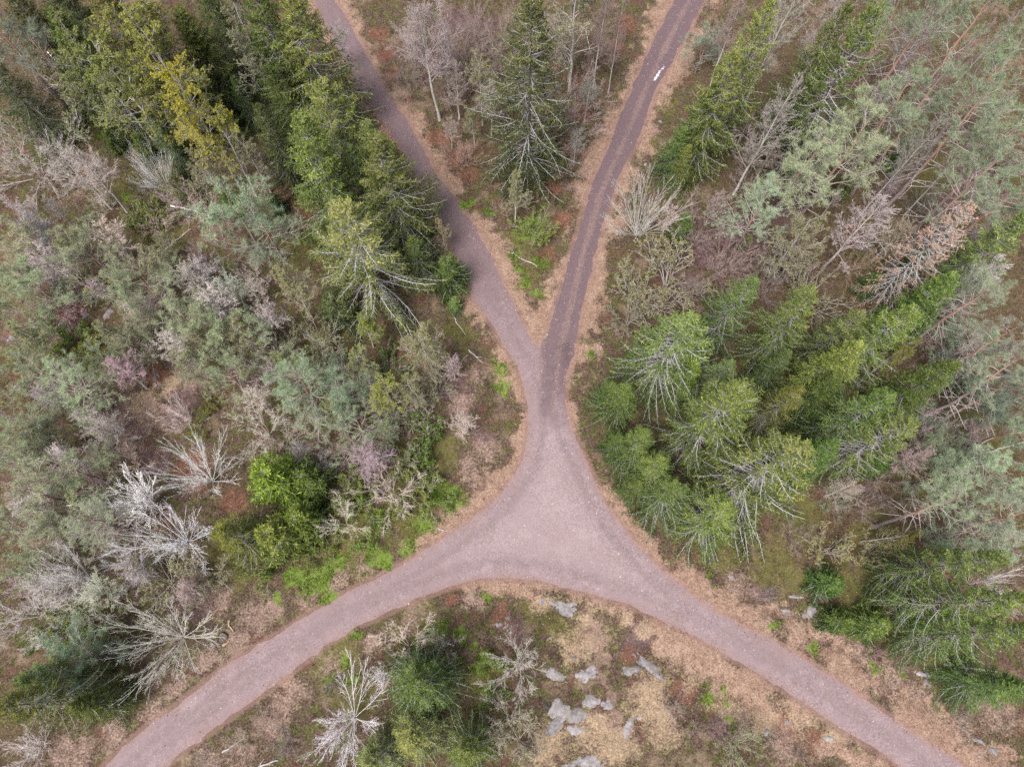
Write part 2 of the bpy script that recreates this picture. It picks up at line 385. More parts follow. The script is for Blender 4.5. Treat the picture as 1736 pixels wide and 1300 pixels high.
def ground_mat():
    m, nt, out = new_mat('forest_floor'); n = N(nt)
    p = n.pos()
    fine = n.noise(7.0, 6, p, 0.7); mid = n.noise(1.3, 5, p, 0.65); big = n.noise(0.22, 4, p, 0.6); vfine = n.noise(26.0, 3, p, 0.7)
    # mixed forest floor: brown litter, dark peat, olive moss, pale dead grass
    c = n.ramp(fine, [(0.33, (0.024, 0.015, 0.012)), (0.47, (0.075, 0.048, 0.036)), (0.59, (0.141, 0.099, 0.076)), (0.74, (0.264, 0.216, 0.168))])
    n2 = n.noise(0.55, 5, p, 0.65, 0.6); n3 = n.noise(0.38, 4, n.node('ShaderNodeVectorMath', operation='ADD').outputs[0], 0.6)
    va = n3.node.inputs['Vector'].links[0].from_node if n3.node.inputs['Vector'].links else None
    if va: nt.links.new(p, va.inputs[0]); va.inputs[1].default_value = (37.0, 11.0, 5.0)
    c = n.mix(n.math('MULTIPLY', n.step(mid, 0.43, 0.60), 0.85), c, n.ramp(fine, [(0.3, (0.026, 0.030, 0.009)), (0.55, (0.090, 0.098, 0.027)), (0.75, (0.175, 0.178, 0.062))]))
    c = n.mix(n.math('MULTIPLY', n.step(n2, 0.52, 0.66), 0.8), c, n.ramp(fine, [(0.3, (0.051, 0.023, 0.017)), (0.55, (0.135, 0.069, 0.049)), (0.75, (0.222, 0.138, 0.101))]))
    c = n.mix(n.math('MULTIPLY', n.step(n3, 0.53, 0.66), 0.8), c, n.ramp(fine, [(0.3, (0.096, 0.063, 0.042)), (0.55, (0.216, 0.159, 0.112)), (0.75, (0.330, 0.264, 0.196))]))
    def zone(name, lo, hi, noise_amt, stops, src, amt=1.0):
        nonlocal c
        a = n.math('ADD', n.attr(name), n.math('MULTIPLY', n.math('SUBTRACT', mid, 0.5), noise_amt))
        a = n.math('ADD', a, n.math('MULTIPLY', n.math('SUBTRACT', fine, 0.5), noise_amt * 0.6))
        k = n.step(a, lo, hi)
        if amt < 1: k = n.math('MULTIPLY', k, amt)
        c = n.mix(k, c, n.ramp(src, stops))
    zone('needle', 0.25, 0.8, 1.0, [(0.3, (0.030, 0.022, 0.014)), (0.47, (0.082, 0.058, 0.036)), (0.6, (0.140, 0.105, 0.058)), (0.76, (0.25, 0.195, 0.13))], fine, 0.88)  # litter browns kept dark to carry the canopy's shade in the colour
    zone('moss', 0.25, 0.75, 0.9, [(0.25, (0.056, 0.053, 0.017)), (0.5, (0.112, 0.105, 0.034)), (0.75, (0.195, 0.173, 0.068))], fine, 0.85)
    zone('heather', 0.3, 0.75, 0.8, [(0.25, (0.064, 0.038, 0.039)), (0.5, (0.124, 0.079, 0.079)), (0.75, (0.210, 0.146, 0.139))], fine, 0.9)
    zone('red', 0.3, 0.75, 0.8, [(0.25, (0.075, 0.030, 0.021)), (0.5, (0.161, 0.074, 0.050)), (0.75, (0.262, 0.150, 0.105))], fine, 0.9)
    zone('pale', 0.2, 0.85, 1.5, [(0.3, (0.150, 0.105, 0.068)), (0.45, (0.285, 0.205, 0.135)), (0.58, (0.40, 0.305, 0.205)), (0.74, (0.56, 0.46, 0.34))], fine, 0.85)
    zone('grassy', 0.2, 0.9, 1.6, [(0.32, (0.100, 0.062, 0.052)), (0.46, (0.215, 0.145, 0.118)), (0.57, (0.330, 0.240, 0.195)), (0.72, (0.52, 0.42, 0.345))], fine, 0.85)
    zone('straw', 0.25, 0.8, 1.5, [(0.34, (0.080, 0.047, 0.036)), (0.45, (0.225, 0.140, 0.103)), (0.55, (0.385, 0.268, 0.202)), (0.69, (0.60, 0.48, 0.385))], n.math('ADD', n.math('MULTIPLY', fine, 0.45), n.math('ADD', n.math('MULTIPLY', vfine, 0.30), n.math('MULTIPLY', n.noise(0.9, 5, p, 0.7), 0.25))), 0.9)
    zone('path', 0.3, 0.7, 0.5, [(0.25, (0.16, 0.10, 0.08)), (0.6, (0.29, 0.20, 0.165))], fine, 0.6)
    zone('edge', 0.35, 0.85, 0.8, [(0.3, (0.15, 0.085, 0.072)), (0.7, (0.32, 0.205, 0.175))], vfine, 0.6)
    zone('green', 0.35, 0.75, 0.9, [(0.25, (0.070, 0.110, 0.018)), (0.5, (0.135, 0.215, 0.030)), (0.75, (0.22, 0.30, 0.06))], fine, 0.85)
    b = n.node('ShaderNodeBsdfPrincipled')
    n.put(b.inputs['Base Color'], c); b.inputs['Roughness'].default_value = 0.95
    b.inputs['Specular IOR Level'].default_value = 0.15
    bp = n.node('ShaderNodeBump'); bp.inputs['Strength'].default_value = 0.8; bp.inputs['Distance'].default_value = 0.12
    nt.links.new(n.math('ADD', fine, n.math('MULTIPLY', vfine, 0.35)), bp.inputs['Height'])
    nt.links.new(bp.outputs[0], b.inputs['Normal']); nt.links.new(b.outputs[0], out.inputs[0])
    return m
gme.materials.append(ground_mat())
tag(link('ground', gme), kind='structure')

# ---------------------------------------------------------------- road sheets
rx, ry = np.arange(-60, 60.01, 0.2), np.arange(-20, 76.01, 0.2)
RX, RY = np.meshgrid(rx, ry, indexing='ij')
RS = gsample(SD, RX, RY)
keep = RS < 0.9
RS2 = np.full(RX.shape, 5.0); RS2[keep] = road_sdf(RX[keep], RY[keep])
TD = np.full(RX.shape, 50.0); TD[keep] = seg_dist(RX[keep], RY[keep], TMX, TMY, False)
on_t = (RY > np.interp(RX, [2.0, 3.2, 30], [23.4, 22.6, 20.0])) & (RX > 2.15) & (TD < 4.0)    # upper right track
TDn = TD + 0.45 * (fbm(RX / 2.0, RY / 2.0, 85, 3) - 0.5)
rut = np.exp(-((TDn - 0.80) / 0.36) ** 2) * (0.55 + 0.6 * fbm(RX / 1.2, RY / 1.2, 87, 2))
trackness = smooth(2.6, 1.0, TD) * smooth(11.0, 27.0, RY + 0.35 * RX)
damp = smooth(17.0, 36.0, RY)                                          # the upper stretch lies damp between the trees
RZ = 0.075 * smooth(0.55, -1.6, RS2) - 0.30 * smooth(0.25, 0.9, RS2) + 0.012 * (fbm(RX / 0.9, RY / 0.9, 5, 3) - 0.5)
RZ += -0.035 * rut * trackness
wheel = np.exp(-((np.abs(-RS2 - 1.2)) / 0.35) ** 2)
RZ += -0.012 * wheel * (1 - trackness)
ii, jj = np.meshgrid(np.arange(len(rx) - 1), np.arange(len(ry) - 1), indexing='ij')
cell = (RS2[:-1, :-1] < 0.75) & (RS2[1:, :-1] < 0.75) & (RS2[:-1, 1:] < 0.75) & (RS2[1:, 1:] < 0.75)
tcell = on_t[:-1, :-1]
def road_mesh(name, sel):
    I, J = ii[sel], jj[sel]
    q = np.stack([I * len(ry) + J, (I + 1) * len(ry) + J, (I + 1) * len(ry) + J + 1, I * len(ry) + J + 1], -1)
    u, inv = np.unique(q, return_inverse=True)
    V = np.stack([RX, RY, RZ], -1).reshape(-1, 3)[u]
    at = {'track': trackness.ravel()[u], 'rut': rut.ravel()[u], 'damp': damp.ravel()[u], 'sd': RS2.ravel()[u],
          'mud': np.exp(-(((RX - MUD[0]) / 1.0) ** 2 + ((RY - MUD[1]) / 1.7) ** 2)).ravel()[u]}
    return make_mesh(name, V, inv.reshape(-1, 4), None, at, True)
MUD = ground(960, 596)

def road_mat():
    m, nt, out = new_mat('gravel'); n = N(nt)
    p = n.pos()
    grit = n.noise(9, 6, p, 0.85); mid = n.noise(0.8, 5, p, 0.6); big = n.noise(0.16, 3, p, 0.5)
    vo = n.node('ShaderNodeTexVoronoi'); vo.inputs['Scale'].default_value = 9.0; nt.links.new(p, vo.inputs['Vector'])
    c = n.ramp(grit, [(0.28, (0.096, 0.072, 0.077)), (0.5, (0.215, 0.164, 0.171)), (0.70, (0.405, 0.325, 0.331))])
    c = n.mix(n.math('MULTIPLY', n.step(mid, 0.45, 0.7), 0.35), c, (0.36, 0.285, 0.283))
    c = n.mix(n.math('MULTIPLY', n.step(big, 0.45, 0.60), 0.55), c, (0.215, 0.160, 0.165))
    c = n.mix(n.math('MULTIPLY', n.step(n.noise(0.42, 6, p, 0.7, 0.8), 0.46, 0.64), 0.5), c, n.ramp(grit, [(0.3, (0.105, 0.073, 0.068)), (0.7, (0.285, 0.212, 0.195))]))
    # wheel-worn strips and reddish fines along the edges
    sd = n.attr('sd')
    e = n.math('ADD', sd, n.math('MULTIPLY', n.math('SUBTRACT', mid, 0.5), 1.2))
    c = n.mix(n.math('MULTIPLY', n.step(e, -0.8, 0.1), 0.5), c, n.ramp(grit, [(0.3, (0.16, 0.098, 0.090)), (0.7, (0.30, 0.205, 0.19))]))
    c = n.mix(n.math('MULTIPLY', n.step(e, -0.9, -3.2), 0.28), c, n.ramp(grit, [(0.3, (0.24, 0.185, 0.185)), (0.7, (0.44, 0.36, 0.355))]))
    wn_ = n.noise(1.4, 3, p, 0.5)
    wl = n.step(n.math('ABSOLUTE', n.math('ADD', n.math('ADD', sd, 1.25), n.math('MULTIPLY', n.math('SUBTRACT', wn_, 0.5), 0.9))), 0.55, 0.10)
    c = n.mix(n.math('MULTIPLY', wl, 0.30), c, n.ramp(grit, [(0.3, (0.085, 0.060, 0.062)), (0.7, (0.215, 0.158, 0.160))]))
    # upper right track: darker damp gravel, straw-covered middle
    tr = n.attr('track')
    tk = n.step(n.math('ADD', tr, n.math('MULTIPLY', n.math('SUBTRACT', mid, 0.5), 1.1)), 0.2, 0.8)
    c = n.mix(n.math('MULTIPLY', n.attr('damp'), 0.78), c, n.ramp(grit, [(0.3, (0.075, 0.050, 0.054)), (0.7, (0.215, 0.155, 0.160))]))
    c = n.mix(n.math('MULTIPLY', tk, 0.85), c, n.ramp(grit, [(0.3, (0.066, 0.044, 0.049)), (0.7, (0.165, 0.117, 0.126))]))
    md = n.step(n.math('ADD', n.math('SUBTRACT', 1.0, n.attr('rut')), n.math('MULTIPLY', n.math('SUBTRACT', grit, 0.5), 2.0)), 0.75, 1.25)
    ce = n.step(sd, -0.55, -0.95)
    c = n.mix(n.math('MULTIPLY', n.math('MULTIPLY', md, tk), n.math('MULTIPLY', ce, 0.34)), c, (0.40, 0.275, 0.20))
    c = n.mix(n.math('MULTIPLY', n.step(n.math('ADD', n.attr('mud'), n.math('MULTIPLY', n.math('SUBTRACT', mid, 0.5), 1.6)), 0.35, 1.0), 0.6), c, (0.075, 0.052, 0.055))
    # scattered pale stones
    st = n.math('MULTIPLY', n.step(vo.outputs['Distance'], 0.20, 0.08), n.step(n.noise(5.0, 1, p), 0.5, 0.6))
    c = n.mix(n.math('MULTIPLY', st, 0.35), c, (0.48, 0.41, 0.40))
    b = n.node('ShaderNodeBsdfPrincipled')
    n.put(b.inputs['Base Color'], c); b.inputs['Roughness'].default_value = 0.92
    b.inputs['Specular IOR Level'].default_value = 0.2
    bp = n.node('ShaderNodeBump'); bp.inputs['Strength'].default_value = 0.5; bp.inputs['Distance'].default_value = 0.04
    nt.links.new(grit, bp.inputs['Height'])
    nt.links.new(bp.outputs[0], b.inputs['Normal']); nt.links.new(b.outputs[0], out.inputs[0])
    return m
M['road'] = road_mat()
for nm, sel in (('gravel_road', cell & ~tcell), ('forest_track', cell & tcell)):
    me = road_mesh(nm, sel); me.materials.append(M['road'])
    tag(link(nm, me), kind='structure')

# ---------------------------------------------------------------- tree builders
def grow(rng, P, R, n, s0, s1, ang, lenf, K=4, up=0.0, wig=0.1, rr=0.5, fall=0.5, tip=0.4, flat=0.0):
    """Children on every parent polyline: n per parent between s0 and s1 along it."""
    Np, Kp, _ = P.shape
    Lp = np.linalg.norm(np.diff(P, axis=1), axis=2).sum(1)
    s = s0 + (s1 - s0) * (np.arange(n) + rng.random((Np, n))) / n
    u = np.clip(s * (Kp - 1), 0, Kp - 1.001); i = u.astype(int); fr = (u - i)[..., None]
    pi = np.arange(Np)[:, None]
    A, B = P[pi, i], P[pi, i + 1]
    base = A + (B - A) * fr
    tg = norm(B - A)
    rad = R[pi, i] * (1 - fr[..., 0]) + R[pi, i + 1] * fr[..., 0]
    v = rng.normal(size=tg.shape); v[..., 2] *= (1 - flat)
    v = norm(v - (v * tg).sum(-1, keepdims=True) * tg)
    a = np.radians(rng.uniform(*ang, size=s.shape))[..., None]
    d = np.cos(a) * tg + np.sin(a) * v
    L = Lp[:, None] * rng.uniform(*lenf, size=s.shape) * (1 - fall * (s - s0) / max(s1 - s0, 1e-6))
    pts = [base]
    for k in range(1, K):
        d = norm(d + np.array([0, 0, up / (K - 1)]) + wig * rng.normal(size=d.shape))
        pts.append(pts[-1] + d * (L / (K - 1))[..., None])
    C = np.stack(pts, 2).reshape(-1, K, 3)
    r0 = (rad * rr).reshape(-1, 1)
    return C, r0 * np.linspace(1, tip, K)[None]

def stem(rng, h, r, K=12, bend=0.02, taper=0.9, lean=(0, 0)):
    t = np.linspace(0, 1, K)
    x = np.cumsum(rng.normal(size=K)) * bend * h / K + lean[0] * h * t
    y = np.cumsum(rng.normal(size=K)) * bend * h / K + lean[1] * h * t
    x -= x[0]; y -= y[0]
    P = np.stack([x, y, t * h - 0.15 * (1 - t)], -1)[None]
    R = (r * (1 - t) ** taper + 0.012)[None]
    R[0, 0] *= 1.35
    return P, R

def spread_leaves(rng, g, P, m, s0, L, w, jit=0.5, along=0.6, drop=0.0, flat=0.35, vmid=0.5, vspan=0.5):
    """m leaves on the outer part (s0..1) of every twig."""
    Np, Kp, _ = P.shape
    s = rng.uniform(s0, 1, size=(Np, m)); u = np.clip(s * (Kp - 1), 0, Kp - 1.001); i = u.astype(int); fr = (u - i)[..., None]
    pi = np.arange(Np)[:, None]
    A, B = P[pi, i], P[pi, i + 1]
    C = (A + (B - A) * fr).reshape(-1, 3); tg = norm(B - A).reshape(-1, 3)
    D = norm(along * tg + jit * rng.normal(size=C.shape) - np.array([0, 0, drop]))
    ln = rng.uniform(*L, size=len(C)); wd = rng.uniform(*w, size=len(C))
    nz = rng.normal(size=C.shape); nz[:, 2] *= flat
    Wd = norm(np.cross(D, np.cross(nz, D)) + 1e-6) * wd[:, None] * 0.5
    g.leaves(C, D, Wd, ln, np.clip(vmid + vspan * (rng.random(len(C)) - 0.5) * 2, 0, 1))

def needle_tufts(rng, g, P, m, k, s0, L, w, vmid=0.5, fwd=0.55):
    Np, Kp, _ = P.shape
    s = rng.uniform(s0, 1, size=(Np, m)); u = np.clip(s * (Kp - 1), 0, Kp - 1.001); i = u.astype(int); fr = (u - i)[..., None]
    pi = np.arange(Np)[:, None]
    A, B = P[pi, i], P[pi, i + 1]
    C = np.repeat((A + (B - A) * fr).reshape(-1, 3), k, 0); tg = np.repeat(norm(B - A).reshape(-1, 3), k, 0)
    D = norm(fwd * tg + 0.75 * rng.normal(size=C.shape) + np.array([0, 0, 0.15]))
    Wd = norm(np.cross(D, rng.normal(size=C.shape))) * rng.uniform(*w, size=len(C))[:, None] * 0.5
    v = np.repeat(np.clip(vmid + 0.3 * rng.normal(size=Np * m), 0, 1), k)
    g.needles(C, D, Wd, rng.uniform(*L, size=len(C)), np.clip(v + 0.12 * rng.normal(size=len(C)), 0, 1))

def spruce(seed, h=16.0, R=2.9, nb=165, lichen=0.4, fol=1.0, dead=False, top_v=0.72, cones=False, low=0.06, nside=13, ragged=0.25):
    rng = np.random.default_rng(seed)
    tr, br, fo = Geo(), Geo(), Geo()
    P, Rr = stem(rng, h, 0.0105 * h, 12, 0.012)
    tr.tubes(P, Rr, 7)
    nw = max(9, nb // 6)
    wz = low + (0.985 - low) * ((np.arange(nw) + 0.5) / nw) ** 0.95
    t = np.concatenate([np.repeat(wz, 5) + 0.20 / nw * rng.normal(size=nw * 5), rng.uniform(low, 0.97, nb - nw * 5)])
    t = np.clip(t, low, 0.99)
    z = t * h
    az = np.concatenate([(np.arange(nw)[:, None] * 0.9 + np.arange(5)[None] * 2 * np.pi / 5).ravel() + rng.normal(size=nw * 5) * 0.22, rng.uniform(0, 6.28, nb - nw * 5)])
    side = 1 + 0.16 * np.sin(az + rng.uniform(0, 6.28)) + 0.10 * np.sin(2 * az + rng.uniform(0, 6.28))
    L = 1.1 * R * (1 - t) ** 0.82 * rng.uniform(1 - ragged, 1 + ragged * 0.6, nb) * side + 0.16
    L *= 1 - 0.25 * smooth(0.22, 0.05, t)
    e0 = -0.12 + 0.85 * t ** 2.2 + 0.10 * rng.normal(size=nb)
    K = 7; s = np.linspace(0, 1, K)[None]
    dr = (0.50 * (1 - t) + 0.06)[:, None]
    cx = np.interp(z, P[0, :, 2], P[0, :, 0]); cy = np.interp(z, P[0, :, 2], P[0, :, 1])
    bend = (rng.normal(size=nb) * 0.12)[:, None]
    aa = az[:, None] + bend * s * 2
    bx = cx[:, None] + L[:, None] * s * np.cos(aa); by = cy[:, None] + L[:, None] * s * np.sin(aa)
    bz = z[:, None] + L[:, None] * (e0[:, None] * s - dr * s ** 1.6 + 0.30 * s ** 3.2)
    bz = np.maximum(bz, 0.08 + 0.15 * s)
    BP = np.stack([bx, by, bz], -1)
    br0 = (0.011 + 0.012 * L / R)[:, None] * (1 + 1.3 * lichen)
    BR = br0 * (1 - 0.80 * s)
    br.tubes(BP, BR, 3, rng.random(nb))
    # bare grey side twigs on the inner part of the branches
    nt_ = int(4 + 16 * lichen + (4 if dead else 0))
    big = L > 0.7
    SP, SR = grow(rng, BP[big], BR[big], nt_, 0.12, 0.92 if lichen > 0.3 or dead else 0.6, (30, 62), (0.12, 0.30), 3, 0.10, 0.12, 0.75, 0.55, 0.5, 0.7)
    br.cones(SP, np.maximum(SR * 0.6, 0.010 + 0.004 * lichen), rng.random(len(SP)))
    # hanging needle-clad branchlets on the outer part
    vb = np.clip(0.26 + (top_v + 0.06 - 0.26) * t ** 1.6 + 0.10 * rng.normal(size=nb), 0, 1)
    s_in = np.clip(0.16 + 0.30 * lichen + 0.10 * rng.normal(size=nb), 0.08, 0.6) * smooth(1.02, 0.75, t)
    keep = rng.random((nb, nside, 2)) < fol
    sj = s_in[:, None, None] + (1 - s_in[:, None, None]) * ((np.arange(nside)[None, :, None] + rng.random((nb, nside, 2))) / nside)
    u = np.clip(sj * (K - 1), 0, K - 1.001); k0 = u.astype(int); fr = (u - k0)[..., None]
    pi = np.arange(nb)[:, None, None]
    A, B = BP[pi, k0], BP[pi, k0 + 1]
    C0 = A + (B - A) * fr; tg = norm(B - A)
    lat = norm(np.cross(tg, np.array([0, 0, 1.0]))) * np.array([1, -1])[None, None, :, None]
    ll = (0.16 + 0.21 * L[:, None, None] * (1 - sj) ** 0.8 + 0.08 * (L[:, None, None] > 1)) * rng.uniform(0.6, 1.25, sj.shape)
    hang = (0.40 + 0.25 * lichen + 0.5 * rng.random(sj.shape)) * (1 - 0.75 * t[:, None, None])
    D = norm(tg * rng.uniform(0.45, 0.95, sj.shape)[..., None] + lat * 0.85 - np.array([0, 0, 1.0]) * hang[..., None] + 0.15 * rng.normal(size=C0.shape))
    C0, D, ll = C0[keep], D[keep], ll[keep]
    vv = np.broadcast_to(vb[:, None, None], keep.shape)[keep]
    m = 6
    uu = (np.arange(m)[None] + 0.6 * rng.random((len(C0), m))) / m
    C = (C0[:, None] + D[:, None] * (ll[:, None] * uu)[..., None] - np.array([0, 0, 1.0]) * (0.22 * ll[:, None] * uu ** 2)[..., None]).reshape(-1, 3)
    C[:, 2] = np.maximum(C[:, 2], 0.06)
    D2 = norm(np.repeat(D, m, 0) + 0.42 * rng.normal(size=C.shape) - np.array([0, 0, 0.12]))
    nz = rng.normal(size=C.shape); nz[:, 2] *= 0.4
    Wd = norm(np.cross(D2, np.cross(nz, D2)) + 1e-6)
    sz = np.repeat(np.clip(ll / 0.42, 0.62, 1.15), m)
    ln = rng.uniform(0.13, 0.27, len(C)) * sz
    Wd = Wd * (rng.uniform(0.019, 0.038, len(C)) * sz)[:, None]
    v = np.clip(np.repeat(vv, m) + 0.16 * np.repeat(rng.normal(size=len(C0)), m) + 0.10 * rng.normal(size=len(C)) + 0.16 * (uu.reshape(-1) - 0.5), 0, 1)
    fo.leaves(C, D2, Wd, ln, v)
    # shoots along the branch ends
    spread_leaves(rng, fo, BP, 7 if not dead else 3, 0.40 + 0.42 * lichen, (0.16, 0.30), (0.06, 0.11), 0.45, 0.9, 0.1, 0.5, top_v - 0.08, 0.25)
    parts = [('trunk', tr.mesh('spruce_trunk', M['bark_spruce'], True)),
             ('branches', br.mesh('spruce_branches', M['lichen'])),
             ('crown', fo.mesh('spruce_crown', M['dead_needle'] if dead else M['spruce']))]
    if cones:
        cg = Geo(); n = 110
        pick = rng.choice(np.where(t > 0.55)[0], n); ss = rng.uniform(0.6, 1, n)
        uu = ss * (K - 1.001); k0 = uu.astype(int); fr = (uu - k0)[:, None]
        c = BP[pick, k0] * (1 - fr) + BP[pick, k0 + 1] * fr
        PP = np.stack([c, c + np.array([0, 0, -0.09]), c + np.array([0, 0, -0.2])], 1)
        cg.tubes(PP, np.tile([[0.028, 0.05, 0.015]], (n, 1)), 5)
        parts.append(('cones', cg.mesh('spruce_cones', M['cone'])))
    return h, parts
M['cone'] = bark_mat('spruce_cone', (0.16, 0.085, 0.045), (0.27, 0.16, 0.09), 20)

def pine(seed, h=14.0, crown0=0.5, nl=26, spread=0.23, dead_l=14, n2=9, n3=6, k=9, ang=(50, 82), up=0.35, vm=0.5):
    rng = np.random.default_rng(seed)
    tr, br, fo = Geo(), Geo(), Geo()
    P, Rr = stem(rng, h, 0.0105 * h + 0.02, 12, 0.06, 0.75)
    tr.tubes(P, Rr, 7)
    A, AR = grow(rng, P, Rr, nl, crown0, 0.99, ang, (spread * 0.6, spread * 1.15), 6, up, 0.17, 0.42, 0.55, 0.35)
    br.tubes(A, AR, 4, rng.random(len(A)))
    B_, BRr = grow(rng, A, AR, n2, 0.25, 1.0, (30, 65), (0.24, 0.52), 4, 0.25, 0.16, 0.55, 0.4, 0.4)
    br.tubes(B_, np.maximum(BRr, 0.010), 3, rng.random(len(B_)))
    C, CR = grow(rng, B_, BRr, n3, 0.3, 1.0, (25, 60), (0.25, 0.55), 3, 0.25, 0.12, 0.6, 0.3, 0.5)
    br.cones(C, np.maximum(CR, 0.008), rng.random(len(C)))
    if dead_l:
        Dd, DR = grow(rng, P, Rr, dead_l, max(0.10, crown0 - 0.32), max(crown0, 0.12) + 0.08, (70, 100), (0.06, 0.17), 5, -0.1, 0.22, 0.3, 0.2, 0.4)
        br.tubes(Dd, DR, 3, rng.random(len(Dd)))
        E, ER = grow(rng, Dd, DR, 4, 0.3, 1, (30, 70), (0.2, 0.45), 3, 0, 0.15, 0.6)
        br.cones(E, np.maximum(ER, 0.010), rng.random(len(E)))
    needle_tufts(rng, fo, C, 2, k, 0.35, (0.16, 0.30), (0.009, 0.016), vm)
    needle_tufts(rng, fo, B_, 2, k, 0.6, (0.16, 0.30), (0.009, 0.016), vm + 0.08)
    return h, [('trunk', tr.mesh('pine_trunk', M['bark_pine'], True)), ('branches', br.mesh('pine_branches', M['pine_twig'])), ('crown', fo.mesh('pine_crown', M['pine']))]

def broadleaf(seed, h=11.0, leaf=None, lv=(0.05, 0.09), m=2, c0=0.28, nl=26, spread=0.30, ang=(28, 55), up=0.35, n2=8, n3=6, n4=4, bark='bark_birch', twig='twig', tr_r=0.009, bend=0.05, s_leaf=0.3, tw=0.0095, taper=0.8):
    rng = np.random.default_rng(seed)
    tr, br, fo = Geo(), Geo(), Geo()
    P, Rr = stem(rng, h, tr_r * h + 0.01, 12, bend, taper)
    tr.tubes(P, Rr, 6)
    A, AR = grow(rng, P, Rr, nl, c0, 0.99, ang, (spread * 0.6, spread * 1.2), 6, up, 0.12, 0.45, 0.65, 0.3)
    br.tubes(A, np.maximum(AR, 0.012), 4, rng.random(len(A)))
    B_, BRr = grow(rng, A, AR, n2, 0.2, 1.0, (25, 55), (0.25, 0.5), 4, 0.2, 0.12, 0.6, 0.45, 0.4)
    br.tubes(B_, np.maximum(BRr, tw * 1.3), 3, rng.random(len(B_)))
    C, CR = grow(rng, B_, BRr, n3, 0.2, 1.0, (25, 55), (0.28, 0.6), 3, 0.05, 0.12, 0.6, 0.4, 0.5)
    br.cones(C, np.maximum(CR, tw), rng.random(len(C)))
    if n4:
        D, DR = grow(rng, C, CR, n4, 0.25, 1.0, (25, 60), (0.35, 0.7), 2, -0.1, 0.1, 0.6, 0.3, 0.5)
        br.cones(D, np.maximum(DR, tw * 0.8), rng.random(len(D)))
    else:
        D = C
    parts = [('trunk', tr.mesh('broadleaf_trunk', M[bark], True)), ('branches', br.mesh('broadleaf_branches', M[twig]))]
    if leaf:
        spread_leaves(rng, fo, D, m, s_leaf, lv, (lv[0] * 0.7, lv[1] * 0.8), 0.8, 0.4, 0.1, 1.0, 0.5, 0.5)
        parts.append(('crown', fo.mesh('broadleaf_crown', M[leaf])))
    return h, parts

def shrub(seed, h=3.0, ns=8, open_=(10, 62), leaf=None, lv=(0.05, 0.09), m=2, n1=7, n2=5, n3=4, r=0.024, twig='twig', tw=0.011, up=0.3, wig=0.10, s_leaf=0.3, lf=(0.3, 0.55), one=0.0, ang=(22, 52), l1=(0.22, 0.48)):
    """Many-stemmed bush; 'one' raises the fork on a short bole."""
    rng = np.random.default_rng(seed)
    tr, br, fo = Geo(), Geo(), Geo()
    az = np.arange(ns) * 2.39996 + rng.normal(size=ns) * 0.4
    th = np.radians(rng.uniform(*open_, size=ns))
    d = np.stack([np.sin(th) * np.cos(az), np.sin(th) * np.sin(az), np.cos(th)], -1)
    K = 8
    L = h * rng.uniform(0.75, 1.1, ns) * (1 - one)
    pts = [np.stack([0.05 * np.cos(az), 0.05 * np.sin(az), np.full(ns, h * one - 0.1)], -1)]
    for k in range(1, K):
        d = norm(d + np.array([0, 0, up / (K - 1)]) + wig * rng.normal(size=d.shape))
        pts.append(pts[-1] + d * (L / (K - 1))[:, None])
    P = np.stack(pts, 1)
    R = r * (h / 3.0) ** 0.8 * rng.uniform(0.7, 1.2, ns)[:, None] * np.linspace(1, 0.28, K)[None]
    tr.tubes(P, R, 5, rng.random(ns))
    if one > 0:
        q = np.zeros((1, 4, 3)); q[0, :, 2] = np.linspace(-0.15, h * one + 0.1, 4)
        tr.tubes(q, np.full((1, 4), r * 1.9 * (h / 3.0) ** 0.8) * np.array([1.2, 1, 0.95, 0.9]), 6)
    A, AR = grow(rng, P, R, n1, 0.2, 1, ang, l1, 4, up * 0.6, wig, 0.45, 0.5, 0.4)
    br.tubes(A, np.maximum(AR, tw * 1.2), 3, rng.random(len(A)))
    B_, BR = grow(rng, A, AR, n2, 0.2, 1, (ang[0], ang[1] + 3), lf, 3, 0.1, 0.10, 0.6, 0.4, 0.5)
    br.cones(B_, np.maximum(BR, tw), rng.random(len(B_)))
    last = B_
    if n3:
        C, CR = grow(rng, B_, BR, n3, 0.25, 1, (25, 60), lf, 2, 0, 0.1, 0.6, 0.3, 0.5)
        br.cones(C, np.maximum(CR, tw * 0.8), rng.random(len(C))); last = C
    parts = [('stems', tr.mesh('shrub_stems', M[twig], True)), ('branches', br.mesh('shrub_branches', M[twig]))]
    if leaf:
        spread_leaves(rng, fo, last, m, s_leaf, lv, (lv[0] * 0.7, lv[1] * 0.8), 0.8, 0.4, 0.05, 1.0, 0.5, 0.5)
        parts.append(('crown', fo.mesh('shrub_crown', M[leaf])))
    return h, parts

